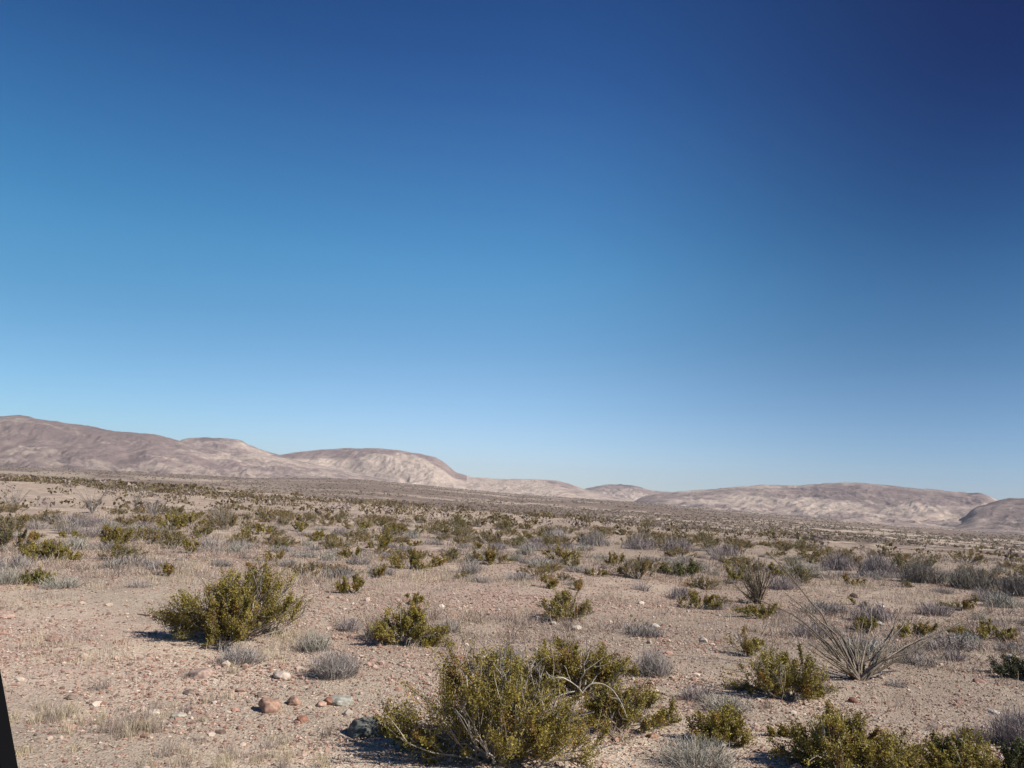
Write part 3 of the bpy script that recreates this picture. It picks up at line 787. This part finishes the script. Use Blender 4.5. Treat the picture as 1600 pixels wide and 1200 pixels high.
for q, (a, lab) in enumerate([([(1296, 1090), (1312, 1098), (1324, 1108), (1334, 1116)], 'pale curved stick on the ground behind the broad dark bush'),
                              ([(900, 1148), (925, 1135), (945, 1143), (960, 1152)], 'grey fallen stick on sand under the low sprawling bush'),
                              ([(905, 1162), (935, 1168), (965, 1178)], 'second grey fallen stick on the sand below the sprawling bush'),
                              ([(328, 977), (350, 984), (372, 992)], 'brown fallen branch under the wide solitary bush'),
                              ([(215, 960), (250, 964), (285, 970)], 'dark rod standing in for a branch shadow beside the wide solitary bush')]):  # last entry: dark rod put in for a branch's cast shadow
    ys = [ground_at(*t_)[1] for t_ in a]
    branch('stick', a, .012 if q < 3 else .02, lab, ys, sub=2, seed=30 + q, cat='stick', col=(.40, .36, .31) if q < 4 else (.12, .09, .07))


# ------------------------------------------------------------------ rocks
def ico(sub=2):
    bm_ = __import__('bmesh').new(); __import__('bmesh').ops.create_icosphere(bm_, subdivisions=sub, radius=1)
    v = np.array([q.co[:] for q in bm_.verts]); f = np.array([[q.index for q in t.verts] for t in bm_.faces]); bm_.free()
    return v, f


IV3, IF3 = ico(4); IV1, IF1 = ico(1)


def rock_mesh(seed, sx, sy, sz, col, flat=0.0, cuts=9):
    rg = np.random.default_rng(seed); v = IV3.copy()
    for _ in range(cuts):   # planar facets
        n = rg.normal(size=3); n /= np.linalg.norm(n); d = rg.uniform(.58, .88)
        h = v @ n; v = v - np.maximum(h - d, 0)[:, None] * n * .95
    nz = fbm(v[:, 0] * 3 + seed, v[:, 1] * 3 + v[:, 2] * 2.1, 4, seed) - .5
    nz2 = fbm(v[:, 0] * 9 + seed, v[:, 1] * 9 + v[:, 2] * 7.1, 3, seed + 3) - .5
    v = v * (1 + nz * .28 + nz2 * .08)[:, None]
    v = v * np.array([sx, sy, sz]) * .62
    c = np.array(col)[None] * (1 + nz[:, None] * .7)
    c = c * (1 - .25 * sst(.05, .2, fbm(v[:, 0] * 40, v[:, 1] * 40 + v[:, 2] * 30, 3, seed) - .5)[:, None])
    return mesh_from('rock', v, IF3, M_ROCK, True, dict(tint=c))


ROCKS = [
 ('boulder', 420, 1118, 30, 29, (.32, .20, .145), 'rounded orange red rock sitting alone on the sand', 1),
 ('boulder', 572, 1160, 46, 40, (.12, .12, .105), 'dark grey speckled boulder in the shade of the largest bush', 2),
 ('rock', 533, 1101, 36, 14, (.30, .285, .24), 'flat grey green slab stone lying on sand', 3),
 ('rock', 311, 1062, 34, 18, (.36, .255, .205), 'pinkish wedge shaped stone with a deep shadow under it', 4),
 ('rock', 514, 1104, 16, 14, (.30, .15, .10), 'small red stone touching the flat grey green slab', 5),
 ('rock', 502, 1106, 14, 12, (.40, .27, .20), 'small pink stone near the flat grey green slab', 6),
 ('rock', 458, 1105, 18, 16, (.30, .19, .14), 'brown stone beside the orange red rock', 7),
 ('rock', 440, 1063, 24, 14, (.46, .37, .30), 'pale pinkish stone beyond the orange red rock', 8),
 ('rock', 472, 1130, 14, 12, (.26, .13, .09), 'dark red stone in front of the flat slab', 9),
 ('rock', 612, 1146, 16, 18, (.50, .47, .44), 'white stone in the shade beside the dark boulder', 10),
 ('rock', 600, 1152, 14, 16, (.42, .26, .19), 'pink stone between the dark boulder and the white stone', 11),
 ('rock', 901, 987, 16, 10, (.46, .39, .31), 'pale cream stone on the ground behind the broad bush', 12),
 ('rock', 866, 979, 14, 9, (.44, .38, .31), 'whitish stone at the foot of the straggly bush', 13),
 ('rock', 1024, 983, 13, 9, (.46, .39, .33), 'whitish stone on the red gravel flat', 14),
 ('rock', 1581, 1032, 18, 9, (.50, .46, .41), 'bright white stone above the dark flat bush', 15),
 ('rock', 1552, 1116, 16, 7, (.46, .40, .34), 'long pale stone on the stony slope', 16),
 ('rock', 1333, 1100, 14, 10, (.22, .11, .08), 'dark red stone next to the pale curved stick', 17),
 ('rock', 1530, 1068, 16, 8, (.30, .18, .14), 'brown stone on the stony slope below the mauve clump', 18),
 ('rock', 238, 1118, 18, 10, (.44, .37, .29), 'cream flat stone lying in the pale dry grass', 19),
 ('rock', 278, 1124, 22, 10, (.36, .33, .27), 'grey green flat stone beside the cream one', 20),
 ('rock', 110, 1094, 14, 8, (.20, .15, .12), 'small dark stone on open sand near the window post', 21),
 ('rock', 296, 1086, 16, 8, (.20, .15, .12), 'dark flat stone below the wedge shaped stone', 22),
 ('rock', 188, 1008, 18, 8, (.31, .20, .155), 'dull red stone on the red stony patch', 23),
 ('rock', 85, 1003, 22, 9, (.32, .20, .155), 'larger red stone on the red stony patch', 24),
 ('rock', 10, 967, 28, 8, (.40, .27, .21), 'pinkish red outcrop stone at the picture edge', 25),
 ('rock', 1335, 936, 12, 9, (.16, .11, .09), 'small black stone on the sand flat', 26),
 ('rock', 1128, 1170, 12, 10, (.50, .44, .36), 'pale stone half under the grey green brush tangle', 27),
 ('rock', 1018, 1155, 14, 10, (.26, .15, .10), 'brown stone on sand beside the low sprawling bush', 28),
 ('rock', 1376, 952, 10, 8, (.5, .45, .39), 'tiny white stone behind the ocotillo wands', 29),
 ('rock', 1374, 979, 12, 8, (.5, .44, .37), 'little cream stone between the ocotillo wands', 30),
]
for name, x, yb, w_, h_, c, lab, sd in ROCKS:
    p = ground_at(x, yb - h_ * .3); s = px_size(p)
    o = link(name, rock_mesh(sd, w_ * s, w_ * s * .9, h_ * s * .95, c), loc=(p[0], p[1], p[2] + h_ * s * .14))
    o.rotation_euler = (0, 0, 0)
    tag(o, lab, 'rock')
    taken.append((p[0], p[1], w_ * s * .6))

# ------------------------------------------------------------------ mid-distance bushes (individuals) and farther scrub (stuff)
PALEZ = [ground_at(x, y)[:2].tolist() + [r_] for x, y, r_ in ((180, 930, 4.5), (80, 960, 4), (480, 940, 3.5), (720, 940, 4.5), (980, 950, 5), (1350, 935, 4), (600, 950, 2.5), (1450, 1080, 3))]


def sector_points(n, rmin, rmax, amin, amax, rg, power=1.0):
    a = rg.uniform(amin, amax, n); u = rg.uniform(0, 1, n)
    r = np.sqrt(rmin ** 2 + u * (rmax ** 2 - rmin ** 2)) if power == 1.0 else np.exp(np.log(rmin) + u * (np.log(rmax) - np.log(rmin)))
    return np.sin(a) * r, np.cos(a) * r, r, a


def free(x, y, rad, grid):
    for (tx, ty, tr) in grid:
        if (x - tx) ** 2 + (y - ty) ** 2 < (tr + rad) ** 2: return False
    return True


PROTO_B = []
for k in range(9):
    PROTO_B.append(creosote_meshes(5000 + k, 2.2 + .3 * (k % 3), .75 + .10 * (k % 4), 30, 4200, .056, rust=[.12, .3, .45][k % 3], bare=.1, k=5,
                                   green=[(.18, .145, .045), (.15, .12, .045), (.20, .155, .045)][k % 3], low=.1))
PROTO_G = [twig_mesh(6000 + k, 1.6, [.38, .46, .55][k % 3], 230, .016, [GREY, MAUVE, SILV, (.27, .24, .22)][k % 4], upright=.3 * (k % 3)) for k in range(8)]

rgm = np.random.default_rng(77)
B_LAB = [  # by direction: label for bushes on the flat, group
 (-9, 'small dark olive bush, one of the many dotting the flat below the long range', 'small bushes on the flat below the long range'),
 (-3, 'small dark olive bush, one of the many dotting the flat below the flat topped hill', 'small bushes on the flat below the flat topped hill'),
 (10, 'small brown green bush, one of the many dotting the flat below the low hill gap', 'small bushes on the flat below the low hill gap'),
 (90, 'small brown green bush, one of the many dotting the slope before the broad smooth ridge', 'small bushes before the broad smooth ridge')]
G_LAB = [
 (-9, 'low grey twig shrub, one of many between bushes below the long range', 'grey shrubs below the long range'),
 (-3, 'low grey twig shrub, one of many between bushes below the flat topped hill', 'grey shrubs below the flat topped hill'),
 (10, 'low grey twig shrub, one of many between bushes below the low hill gap', 'grey shrubs below the low hill gap'),
 (90, 'low grey twig shrub, one of many between bushes before the broad smooth ridge', 'grey shrubs before the broad smooth ridge')]


def pick_lab(L, adeg):
    for lim, lab, g in L:
        if adeg < lim: return lab, g


bush_xy = []
X, Y, RR, AA = sector_points(3600, 27, 135, R(-34), R(34), rgm)
order = np.argsort(RR)
nb = 0; NB = 232
for i in order:
    if nb >= NB: break
    x, y, r = X[i], Y[i], RR[i]
    re = math.exp(np.interp(AA[i], AZT, EDGE))
    if r > re * 1.02: continue
    den = fbm(np.array([x / 14]), np.array([y / 14]), 3, 91)[0]
    if r < 62 and AA[i] > R(11): den += .10
    if den < .39 + .05 * (r < 36): continue
    if rgm.uniform() > .72: continue
    if not free(x, y, .9, taken) or (r < 60 and not free(x, y, .0, PALEZ)): continue
    sc_ = rgm.uniform(.45, 1.05) * (1.0 if r > 40 else .75)
    o = bpy.data.objects.new('creosote_bush', None); COL.objects.link(o); o.empty_display_size = .2
    o.location = (x, y, float(hgt(x, y))); o.rotation_euler = (0, 0, rgm.uniform(0, 6.28)); o.scale = (sc_, sc_, sc_ * rgm.uniform(.75, 1.1))
    mf, mb = PROTO_B[rgm.integers(0, 9)]
    link('foliage', mf, o); link('branches', mb, o)
    lab, g = pick_lab(B_LAB, math.degrees(AA[i])); tag(o, lab, 'bush', g)
    taken.append((x, y, 1.2 * sc_)); nb += 1
print('bushes', nb, 'to r', r)
R_IND = r

X, Y, RR, AA = sector_points(3000, 19, 85, R(-34), R(34), rgm)
ng = 0
for i in np.argsort(RR):
    if ng >= 250: break
    x, y, r = X[i], Y[i], RR[i]
    re = math.exp(np.interp(AA[i], AZT, EDGE))
    if r > re: continue
    den = fbm(np.array([x / 8]), np.array([y / 8]), 3, 93)[0]
    if r < 62 and AA[i] > R(11): den += .08
    if den < .43 or rgm.uniform() > .72: continue
    if not free(x, y, .35, taken) or (r < 45 and not free(x, y, .0, PALEZ)): continue
    sc_ = rgm.uniform(.4, 1.1)
    o = link('grey_shrub', PROTO_G[rgm.integers(0, 8)], loc=(x, y, float(hgt(x, y))))
    o.rotation_euler = (0, 0, rgm.uniform(0, 6.28)); o.scale = (sc_, sc_, sc_ * rgm.uniform(.5, 1.0))
    lab, g = pick_lab(G_LAB, math.degrees(AA[i])); tag(o, lab, 'shrub', g)
    taken.append((x, y, .6 * sc_)); ng += 1
print('shrubs', ng, r)


def scatter_scrub():
    """far brush, beyond the bushes one can count: small leaf clusters, one mesh"""
    rg = np.random.default_rng(501)
    X, Y, RR, AA = sector_points(9000, R_IND * .98, 330, R(-36), R(36), rg)
    X2, Y2, R2, A2 = sector_points(34000, 150, 2300, R(-36), R(36), rg, power=0)
    X = np.concatenate([X, X2]); Y = np.concatenate([Y, Y2]); RR = np.concatenate([RR, R2]); AA = np.concatenate([AA, A2])
    re = np.exp(np.interp(AA, AZT, EDGE))
    den = fbm(X / 22, Y / 22, 3, 91)
    onb = RR < re * 1.03
    keep = np.where(onb, (den > .42) & (rg.uniform(size=len(X)) < np.where(RR < 210, .48, .32)), (RR > re * 1.3) & (fbm(X / 120, Y / 120, 3, 95) > .36))
    X, Y, RR = X[keep], Y[keep], RR[keep]
    n = len(X); Z = hgt(X, Y)
    k = np.where(RR < 200, 26, 9)
    rep = np.repeat(np.arange(n), k)
    wid = rg.uniform(.5, 1.25, n) * np.where(RR > 350, 1.5, 1)
    d = rg.normal(size=(len(rep), 3)); d /= np.linalg.norm(d, axis=1, keepdims=True)
    C = np.stack([X[rep], Y[rep], Z[rep]], -1) + d * (wid[rep] * rg.uniform(.3, 1, len(rep)) ** .5)[:, None] * np.array([1, 1, .42]) + np.array([0, 0, 1]) * wid[rep][:, None] * .45
    size = np.where(RR < 200, .34, .8)[rep] * wid[rep]
    v, f = leaves(C, size, rg, aspect=.7)
    c0 = np.array([[.17, .13, .06], [.20, .145, .085], [.15, .112, .058], [.28, .22, .19]])[rg.choice(4, n, p=[.32, .25, .23, .20])]
    tint = np.repeat(c0[rep] * rg.uniform(.7, 1.3, len(rep))[:, None], 4, 0)
    o = link('desert_scrub', mesh_from('desert_scrub', v, f, M_LEAF, False, dict(tint=tint))); o['kind'] = 'stuff'
    o['label'] = 'far off brush covering the flats before the hills'
    print('scrub', n)


scatter_scrub()


# ------------------------------------------------------------------ gravel and dry grass
def gravel():
    rg = np.random.default_rng(303)
    OV = np.array([[1, 0, 0], [0, 1, 0], [-1, 0, 0], [0, -1, 0], [0, 0, 1], [0, 0, -.6], [.6, .6, .5], [-.6, .5, .45]]) * 1.0
    OV[6:] *= .85
    OF = np.array([[0, 6, 4], [0, 1, 6], [1, 4, 6], [1, 7, 4], [1, 2, 7], [2, 4, 7], [2, 3, 4], [3, 0, 4], [1, 0, 5], [2, 1, 5], [3, 2, 5], [0, 3, 5]])
    VV = []; FF = []; CC = []; off = 0
    for n, (BV, BF), smed, sgm, smin, smax, rmax in ((7000, (IV1, IF1), .022, .38, .014, .075, 26), (240000, (OV, OF), .0105, .45, .004, .022, 42)):
        a = rg.uniform(R(-36), R(36), n); r = 6.5 + (rmax - 6.5) * rg.uniform(0, 1, n) ** 1.1
        x = np.sin(a) * r; y = np.cos(a) * r
        d = fbm(x / 2.2, y / 2.2, 4, 61)
        keep = rg.uniform(size=n) < (.12 if n < 20000 else .42) + .7 * sst(.36, .62, d)
        keep &= rg.uniform(size=n) > .72 * sandy(x, y)
        x, y, r = x[keep], y[keep], r[keep]; n = len(x)
        s = np.clip(rg.lognormal(math.log(smed), sgm, n), smin, smax) * (1 + .022 * r)
        pal = np.array([[.52, .43, .35], [.45, .35, .27], [.36, .215, .16], [.25, .14, .105], [.42, .285, .22], [.18, .13, .105]])
        c = pal[rg.choice(6, n, p=[.09, .20, .26, .15, .19, .11])] * rg.uniform(.75, 1.15, n)[:, None]
        S = np.stack([s * rg.uniform(.8, 1.5, n), s * rg.uniform(.8, 1.3, n), s * rg.uniform(.4, .9, n)], -1)
        ang = rg.uniform(0, 6.28, n); ca, sa = np.cos(ang), np.sin(ang)
        V = BV[None] * (1 + rg.normal(size=(n, len(BV), 1)) * .17) * S[:, None]
        V = np.stack([V[..., 0] * ca[:, None] - V[..., 1] * sa[:, None], V[..., 0] * sa[:, None] + V[..., 1] * ca[:, None], V[..., 2]], -1)
        V = V + np.stack([x, y, hgt(x, y) + S[:, 2] * .35], -1)[:, None]
        FF.append((BF[None] + (np.arange(n) * len(BV))[:, None, None]).reshape(-1, 3) + off)
        VV.append(V.reshape(-1, 3)); CC.append(np.repeat(c, len(BV), 0)); off += n * len(BV)
        print('stones', n)
    o = link('gravel', mesh_from('gravel', np.vstack(VV), np.vstack(FF), M_GRAVEL, False, dict(tint=np.vstack(CC)))); o['kind'] = 'stuff'


gravel()


def grass():
    rg = np.random.default_rng(404)
    C = []; S = []
    def patch(px, py, rad, n, h):
        p = ground_at(px, py)
        q = rg.normal(size=(n, 2)) * rad
        for d in q: C.append((p[0] + d[0], p[1] + d[1])); S.append(h * rg.uniform(.6, 1.3))
    patch(80, 1125, .22, 9, .16); patch(200, 1140, .22, 12, .17); patch(240, 1120, .4, 8, .10); patch(350, 1190, .4, 14, .12); patch(150, 1165, .5, 10, .07); patch(440, 1185, .5, 10, .07)
    patch(1420, 935, 1.2, 40, .28); patch(1330, 915, 1.0, 24, .25); patch(700, 905, 1.6, 40, .2); patch(420, 1010, .4, 14, .2); patch(450, 1000, .3, 8, .2)
    patch(760, 965, .8, 16, .15); patch(860, 1165, .3, 6, .14); patch(620, 990, .5, 6, .12)
    n = 4300
    a = rg.uniform(R(-35), R(35), n); r = 8 + 62 * rg.uniform(0, 1, n) ** .9
    x = np.sin(a) * r; y = np.cos(a) * r; d = fbm(x / 6, y / 6, 3, 72)
    k = (d > .47) & (rg.uniform(size=n) < np.clip((r - 8) / 16, .06, 1))
    for xx, yy, rr in zip(x[k], y[k], r[k]): C.append((xx, yy)); S.append(rg.uniform(.07, .22))
    C = np.array(C); S = np.array(S); nt = len(C); rr = np.hypot(C[:, 0], C[:, 1])
    nbld = np.where(rr < 14, 60, np.where(rr < 30, 30, 18)); rep = np.repeat(np.arange(nt), nbld); n = len(rep)
    b = np.stack([C[rep, 0], C[rep, 1], np.zeros(n)], -1); b[:, :2] += rg.normal(size=(n, 2)) * (.05 + .12 * (rr[rep] > 14))[:, None]
    b[:, 2] = hgt(b[:, 0], b[:, 1]) - .005
    aa = rg.uniform(0, 6.28, n); h = S[rep] * rg.uniform(.5, 1.2, n); l = h * rg.uniform(.1, .7, n)
    t = b + np.stack([np.cos(aa) * l, np.sin(aa) * l, h], -1)
    m_ = (b + t) / 2 + np.stack([-np.cos(aa) * l * .2, -np.sin(aa) * l * .2, h * .1], -1)
    P = curve(b, m_, t, 3)
    w = np.array([1, .8, .3])[None] * (.0022 + .00030 * rr[rep])[:, None]
    v, f = blades(P, w, rg)
    pal = np.array([[.58, .49, .32], [.54, .45, .32], [.42, .345, .285], [.60, .50, .36], [.40, .315, .26], [.42, .34, .275]])[rg.integers(0, 6, nt)]
    tint = np.repeat(pal[rep] * rg.uniform(.7, 1.2, n)[:, None], 6, 0)
    o = link('dry_grass', mesh_from('dry_grass', v, f, M_GRASS, False, dict(tint=tint))); o['kind'] = 'stuff'
    print('grass', n)


grass()


def dead_brush():
    """messy low dry brush that runs together between the bushes"""
    rg = np.random.default_rng(707)
    n = 9000
    a = rg.uniform(R(-35), R(35), n); r = 11 + 75 * rg.uniform(0, 1, n) ** .95
    x = np.sin(a) * r; y = np.cos(a) * r
    d = fbm(x / 7 + 3, y / 5, 4, 172) + .07 * sst(R(6), R(24), a) - .10 * (1 - sst(11, 22, r))
    k = (d > .50)
    for px_, py_, rr_ in PALEZ: k &= ((x - px_) ** 2 + (y - py_) ** 2 > (rr_ * .8) ** 2)
    x, y, r = x[k], y[k], r[k]; nt = len(x)
    nb_ = np.where(r < 25, 34, np.where(r < 45, 24, 14)); rep_ = np.repeat(np.arange(nt), nb_); m_ = len(rep_)
    wd = rg.uniform(.18, .55, nt); ht = rg.uniform(.06, .26, nt)
    b = np.stack([x[rep_], y[rep_], np.zeros(m_)], -1); b[:, :2] += rg.normal(size=(m_, 2)) * (wd[rep_] * .4)[:, None]
    b[:, 2] = hgt(b[:, 0], b[:, 1]) - .005
    dr = rg.normal(size=(m_, 3)); dr[:, 2] = np.abs(dr[:, 2]) * .9 + .15; dr /= np.linalg.norm(dr, axis=1, keepdims=True)
    L = (ht[rep_] * rg.uniform(.6, 1.9, m_))[:, None]
    t = b + dr * L; mid = (b + t) / 2 + rg.normal(size=(m_, 3)) * L * .15
    P = curve(b, mid, t, 4)
    v, f = blades(P, np.array([1, .9, .7, .4])[None] * (.003 + .00042 * r[rep_])[:, None], rg)
    pal = np.array([[.37, .295, .255], [.31, .24, .205], [.42, .335, .27], [.26, .195, .16], [.34, .26, .18]])[rg.integers(0, 5, nt)]
    tint = np.repeat(pal[rep_] * rg.uniform(.55, 1.3, m_)[:, None], 8, 0)
    o = link('dead_undergrowth', mesh_from('dead_undergrowth', v, f, M_TWIG, False, dict(tint=tint))); o['kind'] = 'stuff'
    print('dead brush', nt, m_)


dead_brush()


def litter():
    """fallen twig bits under and between the bushes"""
    rg = np.random.default_rng(909)
    cs = []
    for (x, y, w) in taken[:40]:
        n = int(60 * w)
        cs.append(np.stack([x + rg.normal(size=n) * w * .8, y + rg.normal(size=n) * w * .8], -1))
    a = rg.uniform(R(-35), R(35), 1800); r = 7 + 22 * rg.uniform(size=1800)
    cs.append(np.stack([np.sin(a) * r, np.cos(a) * r], -1))
    c = np.vstack(cs); n = len(c); aa = rg.uniform(0, 6.28, n); L = rg.uniform(.04, .22, n)
    p0 = np.stack([c[:, 0], c[:, 1], hgt(c[:, 0], c[:, 1]) + .006], -1)
    x1 = c[:, 0] + np.cos(aa) * L; y1 = c[:, 1] + np.sin(aa) * L
    p2 = np.stack([x1, y1, hgt(x1, y1) + rg.uniform(.006, .05, n)], -1)
    P = curve(p0, (p0 + p2) / 2 + rg.normal(size=(n, 3)) * .012 + np.array([0, 0, .012]), p2, 4)
    v, f = tubes(P, np.full((n, 4), .0028) * rg.uniform(.6, 1.6, n)[:, None], 3)
    tint = np.repeat(np.array([[.30, .25, .21]]) * rg.uniform(.3, 1.4, n)[:, None], 12, 0)
    o = link('twig_litter', mesh_from('twig_litter', v, f, M_TWIG, False, dict(tint=tint))); o['kind'] = 'stuff'


litter()


# ------------------------------------------------------------------ vehicle window post beside the camera
def post():
    mt, ns, ls, b = newmat('black_rubber', .9, .08); b.inputs['Base Color'].default_value = (.003, .003, .0035, 1)
    mt2, ns, ls, b = newmat('black_painted_metal', .7, .1); b.inputs['Base Color'].default_value = (.003, .003, .0035, 1)
    Y = .75
    def at(x, y):
        d = ray(x, y); return CAM + d * Y / d[1]
    p1 = at(2, 1030); p2 = at(33, 1200); d = p2 - p1; d /= np.linalg.norm(d)
    top = p1 - d * .75; bot = p2 + d * .55
    side = np.cross(d, np.array([0, 1., 0])); side /= np.linalg.norm(side)
    if side[0] > 0: side = -side
    import bmesh
    def bar(o0, o1, w, dep, off, name, mat, bev=.006):
        bm = bmesh.new(); vs = []
        for P in (o0, o1):
            for a, c in ((0, 0), (w, 0), (w, dep), (0, dep)):
                q = P + side * (a + off) + np.array([0, -c, 0]); vs.append(bm.verts.new(q - top))
        for q in ((0, 1, 2, 3), (7, 6, 5, 4), (0, 4, 5, 1), (1, 5, 6, 2), (2, 6, 7, 3), (3, 7, 4, 0)): bm.faces.new([vs[k] for k in q])
        bmesh.ops.recalc_face_normals(bm, faces=bm.faces)
        bmesh.ops.bevel(bm, geom=bm.edges[:], offset=bev, segments=3, affect='EDGES')
        me = bpy.data.meshes.new(name); bm.to_mesh(me); bm.free(); me.materials.append(mat); return me
    root = bpy.data.objects.new('window_post', None); COL.objects.link(root); root.location = top; root.empty_display_size = .1
    link('rubber_seal', bar(top, bot, .012, .03, 0, 'rubber_seal', mt, .004), root)
    link('metal_post', bar(top, bot, .09, .06, .0125, 'metal_post', mt2, .01), root)
    tag(root, 'black slanted vehicle window post at the bottom corner', 'window post')


post()

def haze():
    import bmesh
    mt = bpy.data.materials.new('desert_air'); mt.use_nodes = True; ns, ls = mt.node_tree.nodes, mt.node_tree.links
    ns.remove(ns['Principled BSDF']); v = nd(ns, 'ShaderNodeVolumePrincipled')
    v.inputs['Color'].default_value = (.80, .84, .92, 1); v.inputs['Density'].default_value = HAZE; v.inputs['Anisotropy'].default_value = .1
    ls.new(v.outputs[0], ns['Material Output'].inputs['Volume'])
    bm = bmesh.new(); bmesh.ops.create_cube(bm, size=1.0)
    me = bpy.data.meshes.new('haze'); bm.to_mesh(me); bm.free(); me.materials.append(mt)
    o = link('haze', me, loc=(0, 0, 100)); o.scale = (14400, 14400, 300); o['kind'] = 'stuff'


HAZE = 6e-5
haze()

# ------------------------------------------------------------------ light, sky, render settings
SUN_AZ, SUN_EL = 115, 41
w = bpy.data.worlds.new('World'); sc.world = w; w.use_nodes = True
ns, ls = w.node_tree.nodes, w.node_tree.links
bg = ns['Background']
sky = nd(ns, 'ShaderNodeTexSky', sky_type='NISHITA'); sky.sun_disc = False
sky.sun_elevation = R(SUN_EL); sky.sun_rotation = R(SUN_AZ); sky.altitude = 1500; sky.air_density = 1.0; sky.dust_density = .4; sky.ozone_density = 2.5
tcw = nd(ns, 'ShaderNodeTexCoord'); sx = nd(ns, 'ShaderNodeSeparateXYZ'); ls.new(tcw.outputs['Generated'], sx.inputs[0])
SKY_LEFT = (.64, .78, .79)
gr = nd(ns, 'ShaderNodeValToRGB'); gr.color_ramp.interpolation = 'B_SPLINE'
SKY_GRADE = [(0.0, (.68, .74, .90)), (.06, (.75, .83, .96)), (.18, (.58, .84, .93)), (.29, (.41, .865, 1.0)), (.44, (.235, .585, .88)), (.56, (.11, .36, .67)), (1.0, (.1, .3, .6))]
while len(gr.color_ramp.elements) < len(SKY_GRADE): gr.color_ramp.elements.new(.5)
for e, (p_, c_) in zip(gr.color_ramp.elements, SKY_GRADE): e.position = p_
for e, (p_, c_) in zip(gr.color_ramp.elements, SKY_GRADE): e.position = p_; e.color = (*c_, 1)
gr.color_ramp.interpolation = 'CARDINAL'
ls.new(sx.outputs['Z'], gr.inputs[0])
skc = mixc(ns, ls, 1.0, sky.outputs[0], gr.outputs[0], 'MULTIPLY')
hr = nd(ns, 'ShaderNodeValToRGB'); hr.color_ramp.interpolation = 'EASE'
for p_, v_ in ((.0, 0), (.52, 1), (.95, .2)):
    e = hr.color_ramp.elements.new(p_) if p_ == .52 else hr.color_ramp.elements[0 if p_ == 0 else -1]
    e.position = p_; e.color = (v_, v_, v_, 1)
ls.new(sx.outputs['X'], hr.inputs[0])
hz = ramp(ns, ls, sx.outputs['Z'], 0, .5, .32, 1)
skc = mixc(ns, ls, mul(ns, ls, hr.outputs[0], hz), skc, mixc(ns, ls, 1.0, skc, (.0, .15, .31), 'MULTIPLY'))  # sky darkened towards the right, partly lens and window vignette put into its colour
lf = ramp(ns, ls, sx.outputs['X'], 0, -.6, 0, 1)
skc = mixc(ns, ls, lf, skc, mixc(ns, ls, 1.0, skc, SKY_LEFT, 'MULTIPLY'))
ls.new(skc, bg.inputs[0]); bg.inputs[1].default_value = .10
sl = bpy.data.lights.new('sun', 'SUN'); sl.energy = 4.6; sl.angle = R(.53); sl.color = (1, .95, .88)
so = bpy.data.objects.new('sun', sl); COL.objects.link(so)
sd = Vector((math.sin(R(SUN_AZ)) * math.cos(R(SUN_EL)), math.cos(R(SUN_AZ)) * math.cos(R(SUN_EL)), math.sin(R(SUN_EL))))
so.rotation_euler = (-sd).to_track_quat('-Z', 'Y').to_euler()
sc.view_settings.view_transform = 'Standard'; sc.view_settings.look = 'None'; sc.view_settings.exposure = 0.48; sc.view_settings.gamma = 1
sc.render.filter_size = 1.7
sc.cycles.max_bounces = 5; sc.cycles.diffuse_bounces = 3
